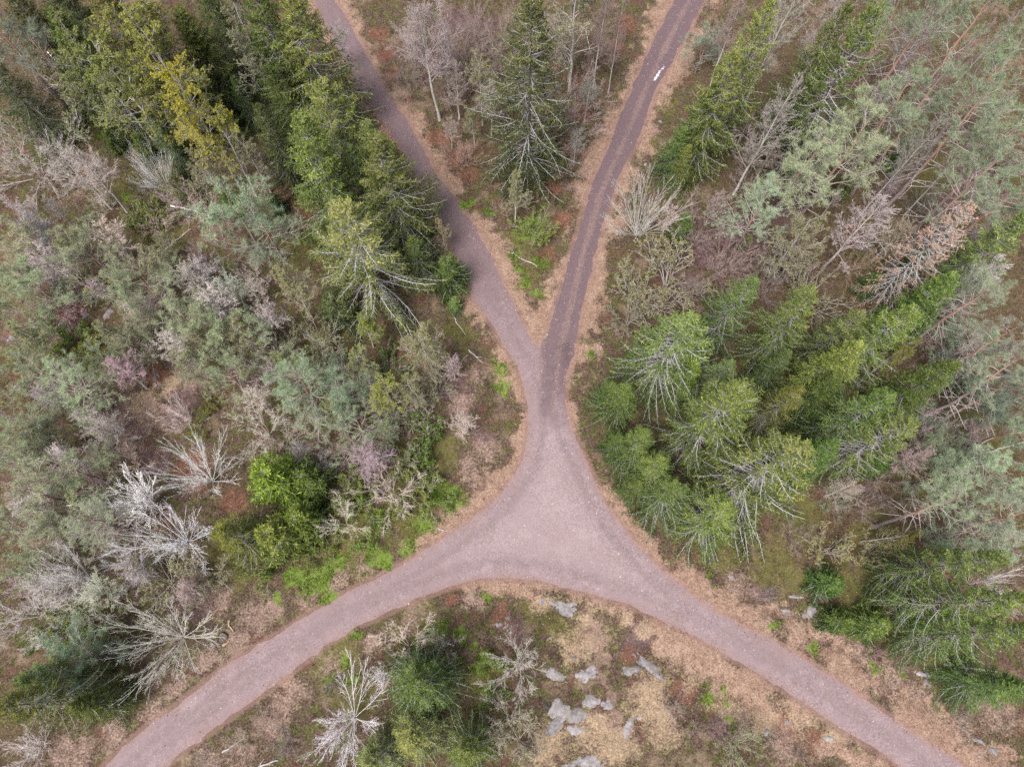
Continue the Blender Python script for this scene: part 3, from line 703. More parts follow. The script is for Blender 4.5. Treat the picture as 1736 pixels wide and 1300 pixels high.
KIND = {
 'spruce_green': [spruce(11, 15, 4.2, 175, 0.15, top_v=0.70, nside=16), spruce(12, 15, 3.9, 170, 0.28, top_v=0.66, nside=16), spruce(13, 15, 4.0, 150, 0.2, 0.9, top_v=0.7, nside=15, ragged=0.4)],
 'spruce_mid': [spruce(21, 16, 4.5, 165, 0.48, 0.95, top_v=0.74, nside=16), spruce(22, 16, 4.3, 155, 0.52, 0.9, top_v=0.70, nside=15, ragged=0.4)],
 'spruce_lichen': [spruce(31, 16, 4.7, 160, 0.9, 0.98, top_v=0.78, nside=17, ragged=0.35), spruce(32, 16, 4.6, 150, 0.95, 0.94, top_v=0.8, nside=17, ragged=0.4)],
 'spruce_cone': [spruce(41, 15, 4.0, 160, 0.45, 0.92, top_v=0.85, cones=True, nside=15, ragged=0.35)],
 'spruce_young': [spruce(51, 5, 1.75, 95, 0.05, 1.0, top_v=0.75, nside=10, low=0.03, ragged=0.4), spruce(52, 5, 1.9, 90, 0.1, 1.0, top_v=0.65, nside=10, low=0.03, ragged=0.4)],
 'spruce_dead': [spruce(61, 15, 4.0, 140, 1.0, 0.36, dead=True)],
 'pine_tall': [pine(71, 15, 0.62, 16, 0.22, 26, k=7), pine(72, 15, 0.58, 17, 0.21, 26, k=7), pine(73, 15, 0.68, 14, 0.24, 28, k=7)],
 'pine_full': [pine(76, 12, 0.25, 28, 0.33, 8, vm=0.62, k=8), pine(77, 12, 0.3, 28, 0.31, 10, vm=0.55, k=8)],
 'pine_bush': [pine(81, 6, 0.12, 17, 0.50, 5, ang=(45, 80), up=0.35, k=8), pine(82, 6, 0.2, 15, 0.54, 7, ang=(40, 75), up=0.5, k=8), pine(83, 6, 0.25, 14, 0.58, 8, ang=(50, 88), up=0.25, k=8), pine(84, 6, 0.15, 16, 0.52, 8, ang=(50, 85), up=0.5, k=8), pine(85, 6, 0.3, 12, 0.60, 9, ang=(45, 85), up=0.4, k=8)],
 'birch_bare': [broadleaf(91, 12, nl=32, n4=7), broadleaf(92, 12, c0=0.35, spread=0.28, nl=32, n4=7)],
 'birch_leaf': [broadleaf(95, 12, 'leaf', (0.055, 0.10), 7, c0=0.25, spread=0.33, n4=3), broadleaf(96, 12, 'leaf', (0.055, 0.10), 7, c0=0.3, spread=0.31, n4=3)],
 'birch_bud': [broadleaf(98, 11, 'bud', (0.07, 0.12), 2, n4=3), broadleaf(99, 11, 'bud', (0.07, 0.13), 2, c0=0.2, spread=0.33, n4=3)],
 'tree_white': [shrub(101, 6, 22, (4, 48), n1=9, n2=5, n3=2, r=0.014, twig='white_wood', tw=0.0062, one=0.10, wig=0.022, up=0.15, ang=(9, 26), l1=(0.28, 0.55)), shrub(102, 6, 19, (5, 56), n1=10, n2=5, n3=2, r=0.015, twig='white_wood', tw=0.0062, one=0.14, wig=0.025, up=0.2, ang=(9, 28), l1=(0.28, 0.55)), shrub(103, 6, 20, (4, 42), n1=10, n2=5, n3=2, r=0.015, twig='white_wood', tw=0.0062, one=0.16, wig=0.025, up=0.12, ang=(10, 30), l1=(0.25, 0.5))],
 'bush_bare': [shrub(111, 3, 14, (6, 58), n1=11, n2=7, n3=5, ang=(15, 42), wig=0.06, tw=0.0052, r=0.013), shrub(112, 3, 12, (8, 66), n1=11, n2=7, n3=5, ang=(15, 42), wig=0.07, tw=0.0052, r=0.013), shrub(113, 3, 9, (6, 60), n1=11, n2=7, n3=5, ang=(18, 45), wig=0.08, tw=0.0052, r=0.014, one=0.1)],
 'bush_bud': [shrub(121, 3.4, 12, (8, 62), 'bud', (0.06, 0.11), 3, n3=3), shrub(122, 3.4, 11, (8, 70), 'bud', (0.06, 0.11), 3, n3=3)],
 'bush_leaf': [shrub(131, 2.2, 12, (10, 72), 'leaf', (0.07, 0.13), 4, n3=2), shrub(132, 2.2, 12, (10, 75), 'leaf', (0.06, 0.12), 5, n3=2)],
}
TINT_ON = {'crown', 'branches', 'stems'}
_cnt = {}
USED = []
NAME = {'spruce': 'spruce_tree', 'pine': 'pine_tree', 'birch': 'birch_tree', 'tree': 'bare_tree', 'bush': 'shrub'}
CAT = {'spruce_young': 'young spruce', 'spruce': 'spruce', 'pine': 'pine', 'birch': 'birch', 'tree': 'bare tree', 'bush': 'shrub'}

def plant(kind, px, py, h, label, tint=(1, 1, 1), w=1.0, group=None, name=None, cat=None, var=None, lean=None, by='top', rot=None):
    """A tree whose top (or foot) stands where the photograph shows it; upright on the ground below that point."""
    vs = KIND[kind]
    _cnt[kind] = _cnt.get(kind, 0) + 1
    h0, parts = vs[(_cnt[kind] if var is None else var) % len(vs)]
    x, y = ground(px, py, h if by == 'top' else 0.0)
    x, y = float(x), float(y)
    rng = np.random.default_rng(int(abs(px) * 7919 + abs(py) * 104729) % (2 ** 31))
    root = bpy.data.objects.new(name or NAME[kind.split('_')[0]], None)
    root.empty_display_size = 0.3
    COL.objects.link(root)
    root.location = (x, y, float(gz(x, y)) - 0.03)
    ln = rng.normal(size=2) * 0.02 if lean is None else lean
    root.rotation_euler = (ln[0], ln[1], rng.uniform(0, 6.28) if rot is None else rot)
    k = h / h0
    if kind.startswith('spruce') and kind != 'spruce_young': w = w * 0.80
    root.scale = (k * w, k * w, k)
    tag(root, label, cat or CAT.get(kind, CAT[kind.split('_')[0]]), group)
    if kind.startswith('spruce') and kind != 'spruce_dead': tint = (tint[0] * 0.98, tint[1] * 1.0, min(tint[2] * 1.12, 1.1))
    spr = kind.startswith('spruce') and kind != 'spruce_dead'
    tv = (1 + 0.13 * rng.normal()) * (1 + 0.055 * rng.normal(size=3)) if spr else (1 + 0.09 * rng.normal()) * (1 + 0.03 * rng.normal(size=3))
    for pn, me in parts:
        o = link(pn, me, root)
        if pn in ('cones', 'crown', 'branches'): o['kind'] = 'stuff'
        if pn == 'crown' or (pn in TINT_ON and len(parts) == 2) or kind in ('tree_white',):
            o.color = (tint[0] * tv[0], tint[1] * tv[1], tint[2] * tv[2], 1)
    USED.append((x, y, h, kind))
    return root

# ---------------------------------------------------------------- the trees of the photograph, one by one
OL = (1.15, 1.0, 0.8)      # olive
YL = (2.3, 2.15, 0.85)    # yellow
BR = (1.1, 1.25, 0.9)      # fresh green
DK = (0.75, 0.8, 0.85)     # deep green
GR = (1.05, 1.05, 1.15)    # greyish
MV = (0.72, 0.62, 0.61)    # mauve-brown twigs
# wedge between the two upper roads
plant('spruce_mid', 907, 2, 21, 'tall broad spruce standing alone in the wedge between the two upper roads', w=1.25)
plant('birch_bare', 716, -5, 15, 'bare birch with white trunk right of the upper left road near the top edge')
plant('birch_bare', 745, 20, 11, 'slender bare birch just right of the white-trunked bare birch near the top edge', w=0.9)
plant('birch_bud', 812, 100, 9, 'yellowish budding tree leaning against the left side of the tall lone spruce', (1.0, 1.0, 0.9))
plant('birch_bud', 800, 190, 5, 'low budding tree at the left foot of the tall lone spruce', (0.9, 0.95, 0.85))
plant('birch_bud', 985, -25, 13, 'pale budding tree with many fine branches right of the tall lone spruce', (1.05, 1.0, 1.05), 1.2)
plant('birch_bare', 1030, -10, 12, 'thin bare tree with long pale stems left of the upper right track', MV, 0.7)
plant('birch_bare', 1058, 8, 11, 'thin bare sapling nearest the upper right track, top edge of the wedge', MV, 0.5)
plant('birch_bud', 875, 308, 6.5, 'round budding tree in the wedge below the tall lone spruce', (0.95, 1.05, 0.75), 1.25)
plant('bush_leaf', 905, 375, 2.4, 'bright green bush under the round budding tree in the wedge', BR, 1.1)
plant('bush_leaf', 935, 380, 1.8, 'small green bush at the right end of the wedge thicket', BR)
for k, (x, y, h) in enumerate([(790, 20, 7), (835, 25, 6), (770, 70, 5), (850, 70, 5), (960, 120, 6), (975, 165, 5)]):
    plant('bush_bare', x, y, h, ['mauve-brown bare thicket left of the tall lone spruce top', 'mauve-brown bare thicket touching the tall lone spruce top on its left', 'bare brown bush right of the white-trunked bare birch foot', 'small bare bush halfway up the tall lone spruce on its left', 'bare brown bush right of the tall lone spruce, upper one', 'bare brown bush right of the tall lone spruce, lower one'][k], MV, 1.15)

# upper left: road-side spruces
plant('spruce_cone', 478, -8, 17, 'olive spruce with grey branches beside the upper left road at the top edge', OL, 1.4)
plant('spruce_cone', 540, 130, 15, 'olive cone-laden spruce left of the upper left road, second from the top edge', OL, 1.4)
plant('spruce_green', 506, 202, 17, 'narrow bright green spruce, leftmost of the spruce cluster by the upper left road', BR, 1.15)
plant('spruce_green', 625, 205, 12, 'small spruce whose top touches the edge of the upper left road', BR, 1.15)
plant('spruce_mid', 640, 243, 15.5, 'dense dark green spruce overhanging the left edge of the upper left road', (0.95, 1.0, 0.7), 1.4)
plant('spruce_lichen', 583, 343, 15, 'spruce with grey lichen-covered branches and green tip at the lower end of the cluster', (1.1, 1.05, 0.85), 1.65)
plant('spruce_young', 757, 440, 5.5, 'young dark green spruce on the road edge below the dense dark spruce', (0.75, 0.9, 0.65), 1.0)
plant('spruce_young', 770, 505, 2.6, 'tiny green spruce on the verge below the young dark spruce', BR, 0.9)
plant('spruce_dead', 590, 300, 8, 'small dead reddish spruce hidden among the road-side spruce cluster', w=0.9)
plant('spruce_young', 560, 505, 5, 'young dark spruce behind the lichen-grey spruce, left of its foot', DK, 1.1)
plant('birch_bud', 730, 300, 6, 'thin budding sapling reaching over the left edge of the upper left road', (1.1, 1.05, 0.9), 0.9)
plant('birch_bud', 745, 375, 6, 'pale budding sapling over the road beside the dense dark spruce', (1.1, 1.05, 0.9), 0.8)
plant('birch_bare', 570, 38, 6, 'small bare tree on the left edge of the upper left road near the top', w=1.0)

# upper left: forest
plant('spruce_cone', 140, -50, 18, 'big olive spruce cut by the top edge near the upper left corner', OL, 1.2)
plant('spruce_green', 60, -70, 15, 'dark spruce in the upper left corner', DK, 1.2)
plant('pine_tall', -25, 20, 14, 'dark pine with grey limbs cut by the left edge at the upper corner', DK, 1.2)
plant('pine_tall', 40, 60, 12, 'dark pine with grey dead limbs near the upper left corner', DK, 1.1)
plant('birch_leaf', 205, -8, 16, 'yellow-green leafy birch cut by the top edge left of the grey budding tree', (1.35, 1.4, 1.05), 1.25)
plant('birch_leaf', 250, 45, 16, 'yellow-green leafy birch right of and below the one cut by the top edge', (1.35, 1.4, 1.0), 1.2)
plant('birch_leaf', 172, 75, 15, 'pale green leafy birch leaning over the dark spruces, upper left forest', (1.15, 1.3, 1.0), 1.2)
plant('birch_leaf', 128, 55, 14, 'greyish green leafy birch, leftmost of the upper left birches', (1.0, 1.15, 1.0), 1.2)
plant('birch_leaf', 284, 118, 16, 'bright yellow birch with slanting white trunk in the upper left forest', YL, 0.85)
plant('birch_leaf', 362, 208, 11, 'yellowish birch low right of the bright yellow birch', (1.5, 1.5, 0.95), 1.1)
plant('birch_bud', 330, 262, 7.5, 'thin budding birch left of the yellowish birch', (1.0, 1.0, 0.85), 1.0)
plant('birch_bud', 392, 5, 15, 'grey-green budding tree with dark bare lower branches left of the roadside spruces', (0.85, 0.95, 0.8), 1.05)
plant('birch_bud', 412, 240, 8, 'greyish budding tree right of the yellowish birch', (0.85, 0.88, 0.85), 1.1)
plant('spruce_green', 440, 180, 12, 'dark young spruce between the budding trees and the roadside cluster', (0.65, 0.75, 0.65), 1.0)
plant('spruce_green', 392, 132, 8, 'dark spruce in the shade behind the bright yellow birch', (0.6, 0.7, 0.65))
plant('spruce_green', 345, 150, 8, 'dark spruce directly behind the crown of the bright yellow birch', (0.65, 0.75, 0.65))
plant('spruce_green', 250, 190, 9, 'dark young spruce at the lower edge of the upper left forest', (0.7, 0.85, 0.8))
plant('spruce_green', 100, 110, 9, 'dark green spruce below the upper left corner pines', (0.6, 0.72, 0.62), 1.15)
plant('spruce_green', 340, -30, 12, 'dark green spruce cut by the top edge left of the grey budding tree', (0.7, 0.78, 0.6), 1.1)
plant('spruce_green', 430, -40, 18, 'dark green spruce cut by the top edge right of the grey budding tree', (0.7, 0.75, 0.55), 1.1)
plant('spruce_young', 405, 345, 2.2, 'tiny green spruce in the red-brown gap beside the pale bushy pine', BR)
plant('spruce_young', 180, 225, 3, 'small bright spruce on the mossy ground at the forest edge, upper left', BR)
plant('bush_bud', 50, 185, 6, 'round grey-green budding bush near the left edge below the forest', (0.85, 1.0, 0.75), 1.15)
plant('bush_bare', 5, 235, 6, 'pale bare tree cut by the left edge below the budding bush', (1.35, 1.3, 1.3), 1.2)
plant('birch_bare', 90, 250, 9.5, 'bare grey birch with two slanting stems left of the small white tree', (1.25, 1.2, 1.2), 1.3, var=0)
plant('birch_bare', 125, 262, 9, 'bare grey birch leaning right of its twin, left of the small white tree', (1.25, 1.2, 1.2), 1.2, var=1)
plant('tree_white', 238, 262, 6.5, 'small white bare tree with upright forked branches in the clearing, upper left', w=0.6)
plant('birch_bare', 20, 340, 8, 'pale bare tree near the left edge under the twin grey birches', (1.2, 1.15, 1.15), 1.1)
plant('birch_bare', 75, 340, 5, 'thin bare sapling right of the pale bare tree near the left edge', (1.1, 1.05, 1.05))
plant('bush_bud', 310, 290, 4, 'thin budding bush in the clearing right of the small white tree', (0.9, 1.0, 0.8))
plant('bush_leaf', 235, 352, 2.5, 'fresh green bush at the foot of the small white tree', BR)
plant('pine_bush', 395, 350, 8, 'pale grey-green bushy pine left of the lichen-grey spruce, above the thicket', (1.0, 1.1, 1.05), 1.25)
plant('pine_bush', 440, 375, 7, 'grey bushy pine with bare pinkish twigs just right of the pale bushy pine', (0.9, 0.95, 0.95), 1.15)

# left thicket of pines
ORD = ['leftmost of them'] + [w + ' from the left' for w in 'second third fourth fifth sixth seventh eighth ninth tenth eleventh twelfth thirteenth fourteenth fifteenth sixteenth seventeenth eighteenth'.split()]
def ranked(lst):
    return [(p, ORD[k] if k < len(lst) - 1 else 'rightmost of them') for k, p in enumerate(sorted(lst))]
def pines(lst, base, group):
    for (x, y, h, w), rk in ranked(lst):
        label = base + ', ' + rk
        h *= 0.92
        plant('pine_bush', x, y, h, label, (1.0 + 0.2 * ((x * 7) % 10) / 10, 1.0 + 0.15 * ((y * 3) % 10) / 10, 0.9), w, group)
pines([(15, 400, 8, 1.1), (130, 410, 8, 1.1), (30, 465, 8, 1.2), (20, 520, 6, 1.0)], 'pale bushy pine above the grey boulders at the left edge', 'pines above the left boulders')
pines([(200, 460, 7, 1.1), (240, 480, 8, 1.15), (300, 530, 8, 1.2), (225, 550, 6, 1.0)], 'pale bushy pine between the boulders and the round budding tree', 'pines right of the boulders')
pines([(370, 545, 7, 1.1), (380, 630, 6, 1.1), (440, 560, 6, 1.0)], 'grey-green bushy pine directly above the heather clearing', 'pines above the heather clearing')
pines([(20, 610, 7, 1.1), (160, 595, 5, 0.9), (0, 700, 6, 1.0), (80, 700, 6, 1.0)], 'bushy pine around the wide pink-limbed pine left of the heather clearing', 'pines left of the heather clearing')
pines([(10, 760, 8, 1.2), (40, 830, 8, 1.2), (110, 790, 7, 1.2), (10, 890, 7, 1.1), (30, 950, 6, 1.0)], 'pale bushy left edge pine beside the white fanned trees', 'pines left of the white trees')
plant('pine_full', 95, 640, 8, 'wide pine with pinkish bare limbs beside the heather clearing on the left', (1.05, 1.1, 0.95), 1.5)
plant('pine_full', 490, 640, 9, 'soft pale green pine, largest between the left thicket and the junction', (0.95, 1.12, 0.95), 1.35)
plant('pine_bush', 560, 650, 7, 'grey-green pine right of the largest soft pale pine', (0.85, 0.95, 0.9), 1.2)
plant('pine_bush', 600, 720, 5, 'low grey pine with bare pink twigs below the soft pale pines', (0.9, 0.9, 0.9), 1.3)
plant('pine_full', 130, 880, 7.5, 'wide pale pine above the white fan-shaped tree at the left edge', (1.1, 1.12, 1.05), 1.35)
plant('birch_bud', 485, 470, 8, 'round yellowish budding tree left of the lichen-grey spruce', (1.0, 1.05, 0.85), 1.4)
plant('bush_bud', 530, 560, 4, 'low budding bush under the round budding tree', (0.9, 1.0, 0.8), 1.1)
plant('bush_bare', 430, 715, 4.5, 'bare pale bush right of the heather clearing', (1.1, 1.1, 1.0), 1.1)
plant('bush_bare', 280, 690, 5, 'pale leaning bare sapling in the heather clearing', (1.5, 1.45, 1.45), 0.5)
plant('tree_white', 205, 838, 6.0, 'white bare tree with long fanned branches, left of its twin below the heather', w=1.15)
plant('tree_white', 318, 795, 5.5, 'white bare tree with fanned branches, right of its twin, beside the bright green spruce', w=1.1)
plant('tree_white', 268, 905, 6.0, 'white bare tree fanning left beside the olive spruce', w=1.15)
plant('tree_white', 85, 972, 6, 'white bare fan-shaped tree near the left edge', w=1.0)
plant('bush_bare', 190, 940, 3.5, 'grey bare bush between the two lower white trees on the left', GR, 1.2)
plant('bush_bud', 250, 985, 4, 'greyish budding bush above the round cream-coloured bare tree', (0.95, 0.95, 0.9), 1.3)
plant('bush_bud', 330, 970, 3.5, 'budding bush right of the white tree beside the olive spruce', (0.95, 0.95, 0.9), 1.1)
plant('tree_white', 255, 1082, 6, 'round cream-coloured bare tree above the lower left road', (0.95, 0.92, 0.8), 1.2)
plant('bush_bare', 20, 1040, 5, 'grey bare bush at the left edge above the lower left spruces', (1.3, 1.25, 1.3), 1.2)
plant('bush_leaf', 80, 1070, 2.5, 'fresh green bush right of the grey bush at the left edge', BR)
plant('bush_bud', 150, 1060, 3, 'low budding bush left of the cream-coloured bare tree', (0.85, 1.0, 0.7))
plant('pine_bush', 90, 1120, 7, 'dull grey-green pine above the lower left spruces', (0.75, 0.82, 0.8), 1.3)
plant('spruce_mid', -30, 1215, 14, 'dark spruce lying across the lower left corner, lowest one', (0.95, 0.95, 0.65), 1.0)
plant('spruce_green', 30, 1160, 10, 'dark green spruce at the lower left corner, right above the lowest one', (0.85, 0.95, 0.75), 1.15)
plant('spruce_green', 110, 1205, 8, 'green spruce nearest the lower left road', (0.95, 1.0, 0.65), 1.1)
plant('bush_bare', 30, 1280, 3, 'pale bare bush in the lower left corner', (1.5, 1.45, 1.45), 1.1)

# left of the junction
plant('spruce_young', 440, 800, 8, 'bright fresh green spruce left of the junction', (1.25, 1.45, 0.62), 1.05)
plant('spruce_young', 505, 808, 6, 'green spruce touching the bright fresh one on its right', (0.95, 1.15, 0.7), 1.0)
plant('spruce_cone', 365, 895, 9.5, 'olive bushy spruce below the bright fresh green spruce', (1.1, 1.0, 0.55), 1.3)
plant('spruce_young', 450, 905, 7, 'olive green spruce right of the olive bushy one', (1.1, 1.15, 0.65), 1.1)
plant('spruce_young', 500, 875, 5.5, 'rounded green spruce between the bright spruce and the roadside grass', (1.05, 1.2, 0.6), 1.2)
plant('bush_leaf', 440, 960, 2.5, 'pale green bush below the olive spruces', (0.95, 1.15, 0.8))
plant('bush_leaf', 590, 830, 2.5, 'yellow-green bush right of the bright fresh green spruce', BR, 0.9)
plant('bush_bare', 653, 825, 4, 'star-shaped pale bare bush above the roadside grass', (1.7, 1.6, 1.6), 1.0)
plant('bush_bare', 570, 878, 4, 'pale bare bush with upright branches left of the star-shaped one', (1.5, 1.45, 1.3), 1.0)
plant('bush_leaf', 716, 835, 2.6, 'pale fresh green bush left of the junction grass', (0.95, 1.15, 0.9), 1.1)
plant('bush_leaf', 725, 725, 2.8, 'deep green bush beside the yellow birch, left of the junction', (0.55, 0.85, 0.45), 1.1)
plant('bush_leaf', 712, 775, 2.4, 'deep green low bush under the other deep green bush', (0.6, 0.85, 0.5), 1.1)
plant('bush_leaf', 680, 790, 2.0, 'small green bush left of the deep green bushes', (0.8, 0.95, 0.7))
plant('birch_leaf', 645, 655, 7.5, 'yellow-green birch with white slanting trunk left of the junction', (1.4, 1.4, 0.95), 1.2)
plant('birch_leaf', 612, 545, 6, 'small bright yellow-green birch at the foot of the lichen-grey spruce', (1.3, 1.4, 0.7), 1.1)
plant('birch_bud', 715, 570, 7.5, 'spreading pale budding tree left of the upper left road, near the junction', (0.95, 1.05, 0.8), 1.5)
plant('birch_bud', 690, 640, 6.5, 'pale budding tree with fanned branches above the yellow-green birch', (0.9, 1.0, 0.8), 1.4)
plant('bush_leaf', 650, 605, 2.5, 'deep green bush under the spreading pale budding tree', (0.6, 0.9, 0.5))
plant('birch_bare', 763, 607, 5.5, 'small bare birch with white stem beside the spreading budding tree', (1.1, 1.0, 1.0), 1.1)
plant('birch_bare', 785, 705, 5, 'round bare birch with white stem and pinkish twigs left of the junction', (1.25, 1.1, 1.05), 1.5)
plant('bush_bare', 600, 770, 3.5, 'bare brown bush between the pale pines and the roadside', MV, 1.2)
plant('bush_bare', 560, 590, 3, 'dark bare bush in the red-brown hollow left of the budding trees', MV)

# bottom, inside the lower bend
plant('spruce_mid', 700, 1162, 10, 'dark green spruce with grey branches inside the lower road bend', (0.8, 0.95, 0.6), 1.6)
plant('spruce_cone', 690, 1262, 8, 'olive spruce below the dark spruce inside the bend', (1.1, 1.05, 0.8), 1.6)
plant('spruce_mid', 792, 1285, 8, 'grey-branched spruce cut by the bottom edge inside the bend', (0.85, 0.95, 0.65), 1.6)
plant('spruce_cone', 625, 1300, 7, 'pale olive spruce at the bottom edge beside the big white tree', (1.15, 1.1, 0.9), 1.5)
plant('tree_white', 575, 1232, 6, 'big white bare tree with fanned branches at the bottom edge', w=1.1)
plant('tree_white', 640, 1150, 4, 'small white bare tree touching the dark spruce inside the bend', w=0.7)
plant('bush_bare', 682, 1098, 4, 'wide pale bare bush above the dark spruce inside the bend', (1.5, 1.45, 1.25), 1.25)
plant('bush_bare', 745, 1100, 3, 'small pale bare bush right of the wide pale bush', (1.4, 1.35, 1.25))
plant('bush_bare', 883, 1130, 4.5, 'dense round grey bush left of the bedrock patches', (1.55, 1.5, 1.5), 0.95, var=0)
plant('bush_bare', 860, 1225, 4.5, 'thin bare tree with pale spread twigs left of the broken rock slabs', (1.3, 1.25, 1.15), 0.9, cat='bare tree', name='bare_tree')
plant('bush_bud', 880, 1265, 3, 'pale budding bush at the bottom edge left of the clearing', (1.1, 1.05, 1.1), 1.1)
plant('bush_leaf', 828, 1120, 1.8, 'fresh green bush touching the round grey bush on its left', (0.9, 1.3, 0.55))
plant('bush_leaf', 832, 1180, 1.5, 'small fresh green bush below the round grey bush', (0.8, 1.2, 0.5))
plant('bush_bud', 1262, 1270, 2.8, 'pale budding bush at the bottom edge right of the clearing', (0.95, 1.05, 0.9), 1.0)
plant('bush_bare', 1222, 1240, 1.6, 'low purple-brown bush right of the clearing', (0.7, 0.55, 0.55), 1.2)
plant('bush_bare', 870, 1062, 1.4, 'low dark reddish bush at the top of the lower bend', (0.75, 0.5, 0.5), 1.1)

# right of the upper right track
plant('spruce_cone', 1312, 2, 18, 'narrow lichen-streaked spruce at the top edge right of the track', (1.1, 1.1, 0.85), 0.85)
plant('spruce_cone', 1252, 92, 16, 'cone-laden olive spruce right of the track, second in the diagonal row', (1.1, 1.1, 0.75), 1.0)
plant('spruce_green', 1210, 150, 12, 'green spruce nearest the track in the diagonal row', (0.9, 1.05, 0.75), 1.1)
plant('spruce_green', 1172, 250, 7, 'bright green young spruce at the lower end of the diagonal row', (1.25, 1.35, 0.65), 1.0)
plant('spruce_green', 1165, 215, 8, 'deep green spruce between the track and the diagonal row', (0.7, 0.95, 0.7), 1.25)
plant('spruce_young', 1165, 370, 5, 'dark young spruce beside the pale bare trees right of the track', (0.6, 0.85, 0.65), 0.9)
plant('birch_bare', 1330, 160, 14, 'bare birch with one long slanting white trunk right of the diagonal row', (0.9, 0.85, 0.85), 0.95)
plant('birch_bare', 1350, -20, 15, 'bare birch with pale trunk cut by the top edge right of the narrow spruce', w=0.8)
plant('birch_bare', 1440, -20, 14, 'thin bare birch at the top edge left of the tall pines', w=0.8)
plant('birch_bare', 1255, 10, 11, 'thin grey bare tree at the top edge between track and narrow spruce', MV, 0.9)
plant('pine_bush', 1200, 60, 5, 'low grey pine scrub on the bank right of the track', (0.8, 0.9, 0.95), 1.2)
plant('spruce_lichen', 1490, 22, 20, 'tall spruce with grey lichen branches, right of the long white birch trunk', (0.95, 1.05, 0.75), 0.9)
plant('spruce_green', 1420, 0, 17, 'olive spruce at the top edge left of the tall lichen spruce', (1.0, 1.0, 0.8), 0.8)
plant('spruce_green', 1380, 180, 9, 'dark spruce in the shade at the foot of the tall lichen spruce', (0.6, 0.8, 0.6), 1.1)
plant('pine_full', 1468, 205, 14, 'big pale green pine in the middle of the right-hand forest, upper crown', (1.05, 1.1, 0.95), 1.15)
plant('pine_full', 1392, 235, 12, 'big pale green pine just left of the other pale pine, right-hand forest', (1.05, 1.1, 0.9), 1.2)
plant('pine_full', 1300, 330, 9, 'lower pale pine with pink limbs left of the two big pale pines', (0.95, 1.05, 1.0), 1.2)
plant('birch_bud', 1375, 372, 10, 'spreading pale yellow budding tree below the big pale pines', (1.05, 1.0, 1.0), 1.25)
plant('birch_bare', 1500, 335, 12, 'bare grey tree with slanting trunk between pale pines and dead spruce', (1.0, 0.95, 0.95), 1.1)
plant('tree_white', 1100, 335, 7, 'pale bare tree with spread branches right of the track', (0.95, 0.93, 0.85), 0.95)
plant('birch_bare', 1140, 350, 6, 'thin pale bare tree right of the spread pale one by the track', (1.3, 1.25, 1.2), 0.9)
plant('bush_bud', 1150, 440, 5.5, 'large yellowish budding bush right of the track', (1.05, 1.05, 0.9), 1.25)
plant('bush_bud', 1100, 480, 4.5, 'yellowish budding bush nearest the track end', (1.0, 1.0, 0.9), 1.2)
plant('bush_bud', 1070, 530, 3, 'thin grey bush on the verge at the track end', (0.9, 0.85, 0.85), 1.1)
plant('bush_bare', 1200, 350, 5, 'dark bare thicket at the foot of the long white birch trunk', MV, 1.2)
plant('bush_bare', 1240, 420, 5, 'dark bare thicket left of the spreading pale yellow tree', MV, 1.2)
plant('bush_bud', 1390, 470, 4.5, 'low budding bush behind the centre right spruces', (0.9, 0.9, 0.85), 1.2)
plant('bush_bare', 1310, 470, 4, 'dark bare bush between the centre right spruce tops', MV, 1.1)
plant('spruce_dead', 1650, 358, 15, 'dead spruce with rusty brown needles in the right-hand forest', w=1.0)
plant('spruce_mid', 1745, 372, 14, 'green spruce cut by the right edge beside the dead rusty spruce', (1.0, 1.1, 0.75), 1.1)
for k, (kd, x, y, h, w, l) in enumerate([
    ('pine_tall', 1700, 135, 19, 1.0, 'tall pine with long bare trunk, upper right, left of the edge pines'),
    ('pine_tall', 1600, 130, 16, 1.0, 'tall pine right of the tall lichen spruce with pinkish trunk'),
    ('pine_tall', 1545, 150, 15, 1.1, 'bushy tall pine beside the tall lichen spruce'),
    ('pine_tall', 1735, 210, 18, 1.1, 'tall pine cut by the right edge, below the corner pines'),
    ('pine_tall', 1690, 275, 16, 1.1, 'tall pine with pale crown above the dead rusty spruce'),
    ('pine_tall', 1610, -20, 19, 1.0, 'tall orange-barked pine cut by the top edge, left one'),
    ('pine_tall', 1690, -10, 19, 1.0, 'tall orange-barked pine cut by the top edge, right one'),
    ('pine_tall', 1750, 60, 18, 1.1, 'tall pine in the upper right corner'),
    ('pine_tall', 1540, 10, 17, 0.9, 'thin tall pine at the top edge right of the lichen spruce'),
    ('pine_tall', 1745, 300, 15, 1.1, 'pine cut by the right edge above the green edge spruce')]):
    plant(kd, x, y, h, l, (0.92, 1.02, 0.9), w * 0.95)
plant('pine_bush', 1560, 200, 6, 'low pine under the tall pines of the upper right', (0.8, 0.9, 0.85), 1.1)

# centre right spruce stand
plant('spruce_lichen', 1168, 528, 15, 'lichen-grey spruce nearest the junction on the right', (1.0, 1.08, 0.8), 1.28)
plant('spruce_lichen', 1250, 668, 15, 'big lichen-grey spruce with bright tip in the middle of the right stand', (1.05, 1.15, 0.75), 1.28)
plant('spruce_lichen', 1345, 762, 16, 'big lichen-grey spruce at the lower end of the right stand', (1.0, 1.12, 0.75), 1.28)
plant('spruce_mid', 1272, 470, 13, 'spruce with pale bare stem showing, top of the right stand', (1.05, 1.15, 0.75), 1.0)
plant('spruce_mid', 1388, 508, 14, 'spruce right of the one with the pale stem, top of the right stand', (1.0, 1.12, 0.75), 1.05)
plant('spruce_mid', 1535, 522, 15, 'bright-tipped spruce below the dead rusty spruce', (1.05, 1.15, 0.75), 1.1)
plant('spruce_mid', 1460, 530, 12, 'spruce between the two bright-tipped tops of the right stand', (0.95, 1.05, 0.75), 1.0)
plant('spruce_green', 1453, 583, 13, 'bright green dense spruce in the centre of the right stand', (1.1, 1.3, 0.65), 1.1)
